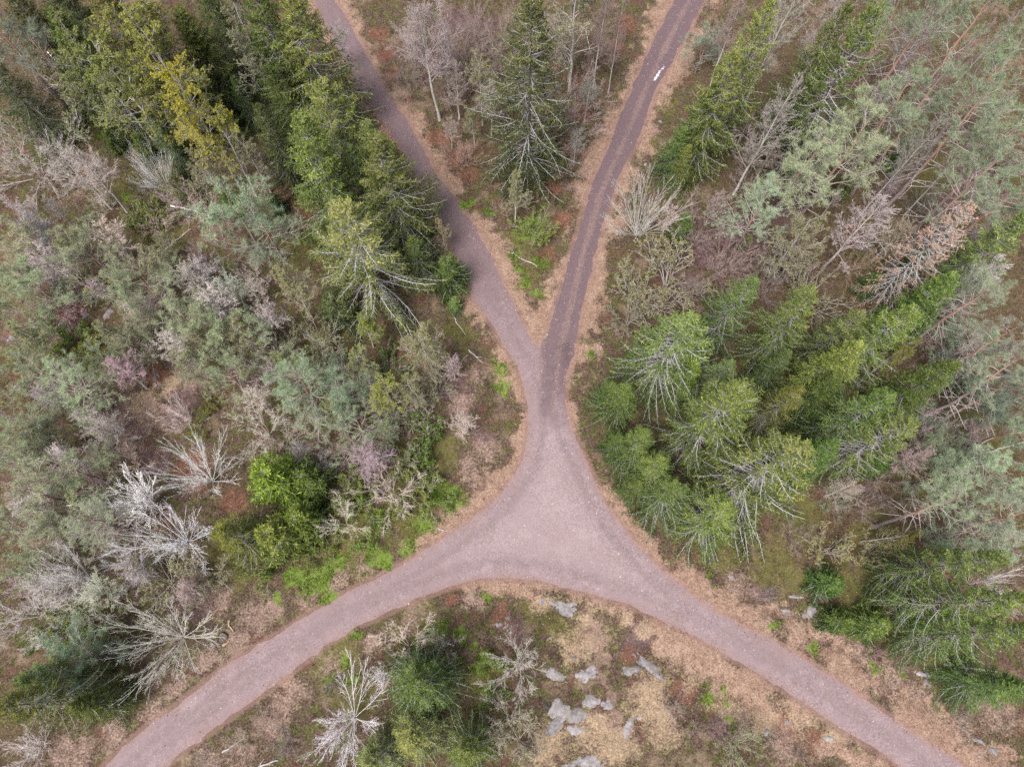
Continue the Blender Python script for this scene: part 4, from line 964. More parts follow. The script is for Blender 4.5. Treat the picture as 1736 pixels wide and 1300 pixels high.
plant('spruce_mid', 1358, 657, 12, 'yellow-tipped spruce between the two big lichen spruces', (1.15, 1.1, 0.7), 0.95)
plant('spruce_green', 1622, 615, 13, 'green spruce at the right end of the stand', (1.0, 1.15, 0.7), 1.0)
plant('spruce_mid', 1512, 670, 14, 'green spruce right of the yellow-tipped spruce', (1.0, 1.12, 0.75), 1.1)
plant('spruce_lichen', 1538, 718, 14, 'grey-branched spruce at the lower right of the stand', (0.95, 1.08, 0.8), 1.0)
plant('spruce_green', 1182, 618, 9, 'small green spruce between the two lichen spruces nearest the road', (1.0, 1.2, 0.65), 1.0)
plant('spruce_lichen', 1242, 612, 10, 'small grey spruce in the shade above the big lichen spruce', (0.8, 0.95, 0.75), 0.9)
plant('spruce_green', 1620, 470, 12, 'fresh green spruce under the dead rusty spruce', (1.0, 1.2, 0.7), 1.1)
plant('spruce_green', 1070, 650, 9, 'deep green low spruce on the roadside right of the junction', (0.85, 0.98, 0.62), 1.3, var=2)
plant('spruce_green', 1090, 730, 9, 'deep green low spruce below the other roadside one', (0.85, 0.98, 0.62), 1.3, var=2)
plant('spruce_green', 1420, 640, 10, 'dark spruce in the shaded middle of the right stand', (0.7, 0.85, 0.65), 1.1)
plant('spruce_green', 1420, 760, 11, 'dark green spruce between the lower lichen spruces', (0.75, 0.95, 0.65), 1.1)
plant('spruce_lichen', 1235, 870, 9.5, 'spreading green spruce at the roadside below the right stand', (0.9, 1.02, 0.7), 1.5)
plant('spruce_mid', 1150, 825, 9.5, 'low green spruce at the road edge left of the spreading one', (0.9, 1.0, 0.7), 1.4)
plant('spruce_green', 1330, 600, 9, 'dark spruce behind the yellow-tipped one', (0.65, 0.8, 0.6), 1.1)
plant('birch_leaf', 1545, 587, 9, 'small yellow-leaved birch among the spruces of the right stand', (1.2, 1.15, 0.7), 0.8)

# right-hand edge and lower right
plant('pine_tall', 1725, 545, 14, 'silvery half-dead pine at the right edge beside the stand', (1.0, 1.0, 1.05), 1.1)
plant('pine_bush', 1700, 660, 9, 'dark blunt pine at the right edge below the silvery pine', (0.7, 0.8, 0.8), 1.1)
plant('pine_bush', 1590, 765, 6, 'small thin pine right of the grey-branched spruce', (0.85, 1.0, 0.85), 0.8)
plant('pine_bush', 1625, 795, 7, 'pale pine left of the big pale pine at the right edge', (1.0, 1.12, 1.0), 0.9)
plant('pine_full', 1715, 800, 10, 'big pale pine at the right edge above the lower spruces', (1.05, 1.15, 1.05), 1.3)
plant('pine_tall', 1640, 850, 13, 'pale pine with a long slanting pinkish trunk, lower right', (1.0, 1.1, 1.0), 1.1)
plant('pine_bush', 1670, 900, 7, 'grey pine between the slanting pine and the lower spruces', (0.9, 1.0, 0.95), 1.2)
plant('birch_leaf', 1545, 897, 8, 'thin birch with white leaning stem and few yellow leaves', (1.1, 1.0, 0.6), 0.6)
plant('bush_bud', 1420, 930, 3.2, 'small whitish shrub with yellow buds on the mossy bank', (1.1, 1.1, 0.7), 1.0)
plant('bush_bud', 1500, 930, 3, 'yellowish shrub right of the whitish shrub', (1.1, 1.1, 0.7), 0.9)
plant('spruce_mid', 1704, 948, 16, 'bright-tipped spruce pointing right, upper of the lower right spruces', (0.95, 1.2, 0.7), 0.74)
plant('spruce_mid', 1750, 1012, 17, 'grey-branched green spruce cut by the right edge, lower right', (0.95, 1.15, 0.7), 0.78)
plant('spruce_mid', 1755, 1085, 15, 'spruce cut by the right edge below the grey-branched one', (0.95, 1.12, 0.75), 0.8)
plant('spruce_green', 1745, 1175, 9, 'green spruce at the right edge above the fallen logs end', (0.85, 1.1, 0.75), 1.2)
plant('spruce_young', 1420, 985, 4, 'small dark green spruce left of the lower right spruces', (0.75, 1.0, 0.65), 1.1)
plant('spruce_young', 1440, 1055, 3.5, 'small green spruce at the foot of the lower right spruces', (0.95, 1.15, 0.65), 1.2)
plant('spruce_young', 1500, 1060, 4, 'green spruce low in front of the lower right spruces', (0.9, 1.1, 0.65), 1.2)
plant('tree_white', 1715, 985, 6, 'grey bare tree between the two lower right spruces at the edge', (0.8, 0.78, 0.8), 0.9)
plant('bush_bare', 1600, 480, 4, 'dark bare bush left of the right edge pines', MV)
plant('bush_bare', 1590, 720, 4, 'bare grey bush on the dark ground right of the stand', GR, 1.1)
plant('bush_bare', 1520, 800, 3.5, 'bare brown bush under the grey-branched spruce', MV, 1.2)
plant('bush_bare', 1360, 900, 3, 'bare dark shrub on the mossy bank below the stand', MV)

# pale leafless trees standing among the left pines
for x, y, h, l in [(60, 430, 7.5, 'silvery bare tree among the pines above the left boulders'), (160, 380, 7, 'silvery bare tree at the top of the left thicket'), (215, 505, 6.5, 'silvery bare tree right of the tall grey boulder'),
                   (275, 560, 6.5, 'pale bare tree in the middle of the left thicket'), (350, 500, 7, 'pale bare tree left of the round budding tree'), (450, 520, 6, 'pale bare tree touching the round budding tree on its left'), (90, 770, 6.5, 'pale bare tree among the lower left edge pines'),
                   (30, 860, 6.5, 'silvery bare tree at the left edge below the pink-limbed pine'), (140, 700, 6, 'pale bare tree right of the pink-limbed pine'), (420, 660, 5.5, 'thin pale tree above the bare bush of the heather clearing'), (60, 1000, 5.5, 'silvery bare tree below the fan-shaped tree at the left edge'), (330, 440, 6, 'grey bare tree above the middle of the left thicket')]:
    plant('birch_bare', x, y, h, l, (1.25, 1.22, 1.22), 1.5)
for x, y, h, l in [(110, 400, 7, 'greenish budding tree at the top left of the thicket'), (250, 430, 6.5, 'greenish budding tree below the fallen grey stem'), (180, 560, 6, 'greenish budding tree below the tall grey boulder'), (310, 600, 6, 'greenish budding tree above the heather clearing'), (130, 850, 6, 'greenish budding tree above the wide pale pine'), (40, 730, 6, 'greenish budding tree below the pink-limbed pine at the left edge')]:
    plant('birch_bud', x, y, h, l, (0.95, 1.05, 0.9), 1.45)
# more of the upper left corner and the right edge
plant('spruce_green', 15, -15, 14, 'dark spruce filling the very corner at the upper left', DK, 1.3)
plant('spruce_green', -30, 90, 12, 'dark spruce cut by the left edge below the corner pines', DK, 1.2)
plant('spruce_mid', 90, 20, 15, 'olive green spruce right of the corner pines at the upper left', (0.85, 0.9, 0.65), 1.2)
plant('pine_tall', 1690, 480, 13, 'thin pine at the right edge above the silvery pine', (1.0, 1.05, 1.0), 1.2)
plant('pine_tall', 1745, 620, 13, 'thin pine cut by the right edge below the silvery pine', (1.0, 1.05, 1.0), 1.2)
plant('pine_bush', 1660, 575, 7, 'grey pine left of the silvery half-dead pine', (0.9, 1.0, 0.95), 1.1)
plant('pine_bush', 1745, 720, 8, 'dull pine cut by the right edge above the big pale pine', (0.85, 0.95, 0.9), 1.2)
plant('pine_tall', 1735, 870, 12, 'pinkish-limbed pine cut by the right edge below the big pale pine', (1.0, 1.08, 1.0), 1.2)
plant('birch_bare', 1700, 440, 10, 'silvery bare tree between the green edge spruce and the thin pine', (1.4, 1.35, 1.4), 1.0)
plant('birch_bare', 1590, 30, 12, 'bare grey tree among the tall pines at the top edge', (1.2, 1.12, 1.15), 1.0)
plant('birch_bare', 1530, 120, 10, 'bare grey tree right of the tall lichen spruce', (1.1, 1.02, 1.05), 1.0)
plant('birch_bare', 1290, 70, 9, 'bare thin tree behind the narrow lichen-streaked spruce', MV, 1.0)

# low growth under the trees, alike within each place
def fill(kind, pts, h, base, group, tint, w=1.1):
    r = np.random.default_rng(len(pts) * 31 + int(h * 10))
    for (x, y), rk in ranked(pts):
        label = base + ', ' + rk
        plant(kind, x, y, h * r.uniform(0.7, 1.25), label, tuple(c * r.uniform(0.9, 1.15) for c in tint), w * r.uniform(0.85, 1.2), group)
fill('bush_bare', [(40, 430), (120, 490), (210, 430), (270, 510), (350, 480), (420, 450), (330, 430), (450, 610), (230, 590), (60, 500)], 3.2, 'bare twiggy bush under the pale pines of the left thicket', 'bare bushes of the left thicket', (1.15, 1.05, 1.05))
fill('bush_bud', [(150, 440), (330, 520), (430, 530), (260, 450), (370, 590), (470, 590), (200, 560)], 3.2, 'greenish budding bush under the pale pines of the left thicket', 'budding bushes of the left thicket', (0.9, 1.0, 0.8))
fill('bush_bare', [(30, 790), (80, 870), (140, 830), (60, 920), (170, 900), (200, 780), (30, 1000), (120, 1030), (230, 860)], 3.0, 'bare grey bush around the white fanned trees on the left', 'bare bushes near the white trees', (1.2, 1.1, 1.1))
fill('bush_bare', [(520, 720), (560, 750), (640, 730), (610, 660), (540, 790), (470, 740), (690, 700)], 3.0, 'thin bare brown bush left of the junction among the soft pines', 'bare bushes left of the junction', (1.1, 1.0, 0.98))
fill('bush_bud', [(640, 690), (700, 690), (740, 650), (590, 700), (660, 770), (530, 610)], 3.0, 'thin budding bush left of the junction among the soft pines', 'budding bushes left of the junction', (0.95, 1.0, 0.85))
fill('bush_bare', [(230, 300), (290, 330), (330, 330), (160, 330), (370, 370), (260, 380), (150, 270)], 3.0, 'bare thin bush in the upper left clearing', 'bare bushes of the upper left clearing', (1.1, 1.0, 1.0))
fill('bush_bare', [(1290, 300), (1260, 360), (1330, 420), (1410, 450), (1460, 430), (1180, 400), (1500, 390)], 3.6, 'dark bare bush in the shade between the right-hand pines and birches', 'bare bushes of the right-hand forest', (0.6, 0.51, 0.5))
fill('bush_bare', [(1560, 100), (1480, 80), (1700, 330), (1590, 330), (1660, 300)], 3.2, 'bare grey bush under the tall pines of the upper right', 'bare bushes under the tall pines', (0.75, 0.67, 0.67))
fill('bush_bare', [(1600, 560), (1650, 580), (1690, 600), (1640, 680), (1560, 830), (1660, 740), (1480, 850), (1720, 700), (1430, 850)], 3.0, 'bare brown bush on the dark ground right of the spruce stand', 'bare bushes right of the stand', (0.65, 0.56, 0.55))
fill('bush_bare', [(700, 60), (690, 110), (760, 150), (930, 60), (990, 100), (1010, 60), (800, 150), (960, 270), (850, 340), (775, 240)], 3.4, 'thin bare bush among the red-brown bracken between the upper roads', 'bare bushes between the upper roads', (0.75, 0.62, 0.6))
fill('pine_bush', [(1680, 160), (1720, 240)], 6.0, 'low grey-green pine under the crowns of the tall upper right pines', 'low pines under the tall pines', (0.95, 1.05, 0.95))
fill('bush_bare', [(440, 1220), (400, 1260), (480, 1260), (520, 1180), (340, 1300), (560, 1160)], 1.6, 'low brown bush between the lower left road and big white tree', 'low bushes below the lower left road', (0.75, 0.65, 0.65))
fill('bush_bare', [(1180, 1240), (1150, 1200), (1310, 1250), (1360, 1285), (1270, 1000), (1310, 1010), (1390, 1000), (1490, 1110), (1540, 1130), (1640, 1220), (1690, 1180)], 1.3, 'low brown heath bush scattered beside the lower right road', 'low bushes beside the lower right road', (0.8, 0.66, 0.64))
plant('spruce_mid', 1120, 775, 9, 'green spruce squeezed between the roadside spruces and the big lichen spruce', (0.85, 0.98, 0.65), 1.3)

fill('bush_leaf', [(110, 560), (95, 590), (60, 540), (140, 585), (20, 600)], 1.6, 'fresh green small bush among the left boulders', 'green bushes among the left boulders', (0.95, 1.2, 0.65))
fill('bush_leaf', [(90, 1045), (60, 1085), (120, 1080), (150, 1100)], 2.0, 'fresh green bush at the left edge above the lower left spruces', 'green bushes above the lower left spruces', (0.9, 1.2, 0.6))
fill('bush_leaf', [(250, 355), (220, 370), (330, 320), (190, 250), (290, 300)], 1.8, 'pale fresh green bush in the upper left clearing', 'green bushes of the upper left clearing', (0.9, 1.1, 0.7))
fill('bush_leaf', [(610, 855), (640, 880), (680, 865), (755, 850), (700, 810), (600, 800), (560, 920), (620, 920), (520, 940)], 1.5, 'bright green low bush on the bank above the lower left road', 'green bushes above the lower left road', (0.95, 1.25, 0.55))
fill('bush_leaf', [(345, 700), (330, 730), (355, 680)], 1.2, 'small yellow-green bush in the heather clearing', 'green bushes of the heather clearing', (1.1, 1.25, 0.6))
fill('spruce_young', [(1270, 400), (1340, 420), (1440, 300), (1530, 260), (1490, 470), (1560, 430), (1660, 640), (1500, 780), (1590, 640)], 3.2, 'small dark green spruce growing in the shade of the right-hand forest', 'small spruces of the right-hand forest', (0.75, 0.92, 0.65))
fill('spruce_young', [(130, 140), (230, 230), (380, 330), (460, 330), (470, 250), (300, 240)], 3.0, 'small dark green spruce in the shade of the upper left forest', 'small spruces of the upper left forest', (0.75, 0.92, 0.65))

plant('spruce_green', 300, 12, 13, 'dark spruce at the top edge between the yellow-green birches and the grey budding tree', (0.75, 0.82, 0.6), 1.3)
plant('spruce_green', 335, 70, 10, 'dark spruce above the crown of the bright yellow birch', (0.7, 0.8, 0.6), 1.3)
plant('spruce_green', 425, 60, 11, 'dark spruce at the right foot of the grey budding tree', (0.65, 0.76, 0.58), 1.3)
plant('spruce_green', 465, 120, 10, 'dark spruce left of the olive cone-laden spruce', (0.7, 0.8, 0.6), 1.3)
plant('spruce_green', 590, 250, 11, 'green spruce in the middle of the roadside cluster', (0.85, 0.95, 0.65), 1.3)
plant('spruce_mid', 700, 400, 8, 'dark spruce between the dense dark spruce and the young one on the road edge', (0.75, 0.88, 0.6), 1.3)
fill('birch_bare', [(40, 380), (150, 480), (230, 520), (310, 450), (380, 470), (430, 480), (190, 620), (60, 660), (160, 720), (20, 820), (90, 920), (210, 960), (150, 1000), (300, 1000), (540, 700), (620, 760), (500, 760), (580, 620)], 5.0, 'thin silvery bare sapling among the pines and bushes on the left', 'bare saplings on the left', (1.0, 0.95, 0.93), 1.5)
fill('birch_bud', [(90, 480), (270, 400), (400, 560), (480, 600), (560, 680), (60, 890), (600, 600), (650, 720), (30, 560), (330, 560)], 5.0, 'thin greenish budding sapling among the pines and bushes on the left', 'budding saplings on the left', (0.8, 0.95, 0.7), 1.5)
fill('birch_bare', [(690, 30), (770, 120), (830, 150), (940, 30), (970, 70), (1000, 140), (760, 200), (980, 220)], 6.0, 'thin bare sapling in the wedge between the upper roads', 'bare saplings between the upper roads', (0.85, 0.76, 0.74), 1.3)
fill('birch_bare', [(1270, 200), (1310, 250), (1420, 330), (1360, 420), (1540, 380), (1600, 420), (1520, 300), (1220, 330), (1180, 480), (1690, 380), (1640, 500), (1590, 560), (1680, 720), (1560, 760), (1450, 820)], 5.5, 'thin dull bare sapling in the right-hand forest', 'bare saplings of the right-hand forest', (0.8, 0.73, 0.71), 1.4)

fill('birch_bare', [(1530, 90), (1560, 150), (1620, 110), (1670, 40), (1700, 190), (1590, 210), (1640, 300), (1720, 20)], 12.0, 'thin straight bare trunk standing among the tall upper right pines', 'bare trunks among the tall pines', (0.9, 0.8, 0.78), 0.5)

plant('spruce_green', 1040, 655, 6, 'small deep green spruce touching the verge, upper of three beside the junction', (0.8, 1.0, 0.65), 1.5, var=2)
plant('spruce_green', 1052, 735, 6, 'small deep green spruce touching the verge, middle of three beside the junction', (0.8, 1.0, 0.65), 1.5, var=2)
plant('spruce_green', 1085, 815, 6, 'small deep green spruce touching the verge, lowest of three beside the junction', (0.8, 1.0, 0.65), 1.5, var=2)

# ---------------------------------------------------------------- ground cover that nobody could count
def scatter(n, F, seed, box=(-58, 58, -16, 68)):
    rng = np.random.default_rng(seed)
    x = rng.uniform(box[0], box[1], n); y = rng.uniform(box[2], box[3], n)
    k = rng.random(n) < gsample(F, x, y)
    vis = np.abs(x) < 45 + 0.25 * (y + 20)
    return rng, x[k & vis], y[k & vis]

OFF = smooth(0.0, 0.35, SD)
STR = ZA['straw'] * OFF
def stuff(name, g, mat, label, cat):
    tag(link(name, g.mesh(name, mat)), label, cat, None, 'stuff')

M['straw'] = leaf_mat('dry_grass_blades', [(0.0, (0.15, 0.092, 0.063)), (0.35, (0.30, 0.20, 0.145)), (0.7, (0.46, 0.345, 0.255)), (1.0, (0.64, 0.52, 0.41))], 0.2)
M['litter'] = leaf_mat('fallen_leaves', [(0.0, (0.085, 0.045, 0.034)), (0.4, (0.215, 0.120, 0.085)), (0.75, (0.36, 0.24, 0.175)), (1.0, (0.54, 0.43, 0.35))], 0.15)
M['dwarf'] = leaf_mat('dwarf_shrubs', [(0.0, (0.055, 0.032, 0.030)), (0.3, (0.115, 0.072, 0.062)), (0.42, (0.085, 0.092, 0.032)), (0.6, (0.125, 0.130, 0.048)), (0.75, (0.16, 0.115, 0.088)), (1.0, (0.30, 0.25, 0.21))], 0.2)
M['herb'] = leaf_mat('fresh_herbs', [(0.0, (0.060, 0.085, 0.020)), (0.5, (0.125, 0.180, 0.034)), (1.0, (0.25, 0.30, 0.075))], 0.35)

def blades(name, n, F, seed, mat, per, L, w, rise, v0, label, cat, jit=0.45):
    rng, x, y = scatter(n, F, seed)
    g = Geo(); m = len(x)
    z = gz(x, y)
    az = rng.uniform(0, 6.28, m)
    C = np.repeat(np.stack([x, y, z], -1), per, 0) + rng.normal(size=(m * per, 3)) * np.array([0.09, 0.09, 0.0])
    C[:, 2] = surf(C[:, 0], C[:, 1]) - 0.01
    a = np.repeat(az, per) + jit * rng.normal(size=m * per)
    D = norm(np.stack([np.cos(a), np.sin(a), rng.uniform(*rise, m * per)], -1))
    Wd = norm(np.cross(D, rng.normal(size=D.shape) + np.array([0, 0, 1.2]))) * rng.uniform(*w, m * per)[:, None] * 0.5
    v = np.clip(np.repeat(np.clip(v0 + 0.22 * rng.normal(size=m), 0, 1), per) + 0.12 * rng.normal(size=m * per), 0, 1)
    g.needles(C, D, Wd, rng.uniform(*L, m * per), v)
    stuff(name, g, mat, label, cat)

def surf(x, y):
    i_, j_ = np.clip(((x + 60) / 0.2).astype(int), 0, len(rx) - 1), np.clip(((y + 20) / 0.2).astype(int), 0, len(ry) - 1)
    return np.maximum(gz(x, y), np.where(RS2[i_, j_] < 0.3, RZ[i_, j_] + 0.005, -9.0))

def flakes(name, n, F, seed, mat, L, v0, label, cat, per=1, up=0.1, lift=0.01):
    rng, x, y = scatter(n, F, seed)
    x = np.repeat(x, per) + rng.normal(size=len(x) * per) * 0.12 * (per > 1); y = np.repeat(y, per) + rng.normal(size=len(y) * per) * 0.12 * (per > 1)
    g = Geo(); m = len(x)
    C = np.stack([x, y, surf(x, y) + lift + rng.random(m) * lift * 2], -1)
    a = rng.uniform(0, 6.28, m)
    D = norm(np.stack([np.cos(a), np.sin(a), up + 0.25 * rng.normal(size=m)], -1))
    nz = rng.normal(size=C.shape) * np.array([0.35, 0.35, 0]) + np.array([0, 0, 1])
    ln = rng.uniform(*L, m)
    g.leaves(C, D, norm(np.cross(D, nz)) * ln[:, None] * 0.3, ln, np.clip(v0 + 0.28 * rng.normal(size=m), 0, 1))
    stuff(name, g, mat, label, cat)

FLOOR = smooth(0.8, 2.6, SD)
blades('dry_grass', 200000, np.clip(STR * 0.95 + 0.5 * ZA['pale'] * OFF + 0.25 * smooth(-0.5, 0.0, SD) * smooth(0.3, 0.0, SD) * smooth(0.4, 0.6, fbm(GX / 1.5, GY / 1.5, 97, 2)), 0, 1), 301, M['straw'], 6, (0.18, 0.42), (0.012, 0.024), (0.05, 0.7), 0.5, 'matted straw-coloured dry grass along the road verges', 'dry grass')
blades('dead_grass', 150000, 0.45 * ZA['grassy'] * OFF + FLOOR * (1 - 0.85 * ZA['needle']) * 0.3 * smooth(0.42, 0.62, fbm(GX / 5, GY / 5, 71, 3)), 303, M['straw'], 6, (0.2, 0.45), (0.012, 0.022), (0.0, 0.6), 0.45, 'pale dead grass scattered over the forest floor', 'dead grass')
flakes('leaf_litter', 260000, np.clip(STR * 0.8 * smooth(0.3, 0.6, fbm(GX / 2.2, GY / 2.2, 73, 3)) + 0.14 * FLOOR + 0.35 * ZA['red'] * OFF + 0.10 * smooth(-1.4, -0.1, SD) * smooth(0.3, 0.0, SD), 0, 1), 305, M['litter'], (0.06, 0.13), 0.5, 'brown fallen leaves lying over the verges and the forest floor', 'leaf litter')
blades('dwarf_shrubs', 120000, FLOOR * (0.30 + 0.5 * smooth(0.4, 0.65, fbm(GX / 4, GY / 4, 75, 3))) * (1 - 0.7 * ZA['pale']), 307, M['dwarf'], 9, (0.15, 0.42), (0.012, 0.03), (0.3, 1.6), 0.42, 'low brown and olive dwarf shrubs covering the forest floor', 'undergrowth', 2.0)
flakes('fresh_herbs', 120000, np.clip(ZA['green'] * 1.2 - 0.1 + 0.12 * ZA['moss'], 0, 1) * OFF * smooth(0.3, 0.55, fbm(GX / 0.7, GY / 0.7, 95, 2)), 309, M['herb'], (0.08, 0.17), 0.5, 'bright green fresh herbs in patches beside the roads', 'herbs', 9, 0.5, 0.06)

# ---------------------------------------------------------------- loose pale stones on the gravel
def stones():
    rng = np.random.default_rng(401)
    sel = np.argwhere(cell)
    sel = sel[rng.choice(len(sel), 9000, replace=False)]
    x = rx[sel[:, 0]] + rng.random(len(sel)) * 0.2; y = ry[sel[:, 1]] + rng.random(len(sel)) * 0.2
    z = RZ[sel[:, 0], sel[:, 1]]
    g = Geo(); n = len(x)
    r = rng.lognormal(-3.75, 0.35, n)[:, None]
    base = np.array([[1, 0, 0], [0, 1, 0], [-1, 0, 0], [0, -1, 0], [0, 0, 0.7]], float)
    a = rng.uniform(0, 6.28, n)
    V = base[None] * rng.uniform(0.6, 1.3, (n, 5, 1)) * r[:, None]
    V = np.stack([V[..., 0] * np.cos(a)[:, None] - V[..., 1] * np.sin(a)[:, None], V[..., 0] * np.sin(a)[:, None] + V[..., 1] * np.cos(a)[:, None], V[..., 2]], -1)
    V += np.stack([x, y, z], -1)[:, None]
    b = np.arange(n)[:, None] * 5
    T = np.concatenate([b + [0, 1, 4], b + [1, 2, 4], b + [2, 3, 4], b + [3, 0, 4]])
    g.add(V, None, T, np.repeat(rng.random(n), 5))
    stuff('gravel_stones', g, M['stone'], 'small pale loose stones strewn over the gravel roads', 'gravel')
M['stone'] = leaf_mat('loose_stones', [(0.0, (0.17, 0.125, 0.125)), (0.55, (0.34, 0.27, 0.27)), (0.9, (0.46, 0.39, 0.385)), (1.0, (0.70, 0.64, 0.63))], 0.0)
stones()

# ---------------------------------------------------------------- bedrock, boulders
def rock_mat(name, c0, c1, c2, moss=0.3):
    m, nt, out = new_mat(name); n = N(nt)
    p = n.pos(); a = n.noise(3.0, 6, p, 0.7); b2 = n.noise(14, 4, p, 0.7)
    c = n.ramp(a, [(0.3, c0), (0.52, c1), (0.72, c2)])
    c = n.mix(n.math('MULTIPLY', n.step(b2, 0.56, 0.7), 0.4), c, (0.44, 0.42, 0.41))
    c = n.mix(n.math('MULTIPLY', n.step(n.noise(1.7, 4, p), 0.55, 0.68), moss), c, (0.19, 0.17, 0.075))
    b = n.node('ShaderNodeBsdfPrincipled'); n.put(b.inputs['Base Color'], c); b.inputs['Roughness'].default_value = 0.9
    bp = n.node('ShaderNodeBump'); bp.inputs['Strength'].default_value = 0.7; bp.inputs['Distance'].default_value = 0.08
    nt.links.new(a, bp.inputs['Height']); nt.links.new(bp.outputs[0], b.inputs['Normal']); nt.links.new(b.outputs[0], out.inputs[0])
    return m
M['rock'] = rock_mat('grey_bedrock', (0.10, 0.09, 0.092), (0.20, 0.185, 0.19), (0.30, 0.285, 0.29), 0.5)
M['rock_pale'] = rock_mat('pale_bedrock', (0.14, 0.127, 0.128), (0.24, 0.222, 0.224), (0.36, 0.34, 0.342), 0.55)
M['rock_dark'] = rock_mat('dark_rock', (0.02, 0.02, 0.024), (0.05, 0.05, 0.058), (0.10, 0.10, 0.11), 0.0)

def rock(name, px, py, a, b, rot, hgt, label, mat='rock', seed=0, group=None, cat='rock'):
    """Rounded, fractured rock; half axes a, b in metres, rot in degrees, sunk into the ground."""
    rng = np.random.default_rng(500 + seed)
    hgt = hgt * 0.45
    if name == 'bedrock_outcrop': a, b = a * 1.3, b * 1.3
    x0, y0 = (float(v) for v in ground(px, py, hgt * 0.5))
    S, RN = 44, 14
    th = np.arange(S) * 2 * np.pi / S
    ph = rng.uniform(0, 6.28, 6)
    out = 1 + sum(0.20 / (k + 1) * np.sin((k + 2) * th + ph[k]) for k in range(6)) + 0.05 * rng.normal(size=S)
    rr = np.linspace(0, 1, RN)[1:]
    X = rr[:, None] * out * a * np.cos(th); Y = rr[:, None] * out * b * np.sin(th)
    c, s = math.cos(math.radians(rot)), math.sin(math.radians(rot))
    X, Y = X * c - Y * s, X * s + Y * c
    fr = fbm((X + px) / 0.55, (Y + py) / 0.55, seed, 4)
    crack = np.exp(-((fbm((X + px) / 0.8, (Y + py) / 0.8, seed + 7, 2) - 0.5) / 0.035) ** 2)
    Z = hgt * (1 - rr[:, None] ** 2.2) + hgt * 2.4 * (fr - 0.5) - 0.6 * hgt * crack - 0.15 * rr[:, None] ** 2
    V = np.concatenate([[[0, 0, hgt * (1 + 0.2 * rng.normal())]], np.stack([X, Y, Z], -1).reshape(-1, 3)])
    V[:, 2] += gz(V[:, 0] + x0, V[:, 1] + y0) - float(gz(x0, y0))
    T = np.stack([np.zeros(S, int), 1 + np.arange(S), 1 + (np.arange(S) + 1) % S], -1)
    i, j = np.meshgrid(np.arange(RN - 2), np.arange(S), indexing='ij')
    Q = np.stack([1 + i * S + j, 1 + (i + 1) * S + j, 1 + (i + 1) * S + (j + 1) % S, 1 + i * S + (j + 1) % S], -1).reshape(-1, 4)
    me = make_mesh(name, V, Q, T); me.materials.append(M[mat])
    o = tag(link(name, me), label, cat, group)
    o.location = (x0, y0, float(gz(x0, y0)))
    return o
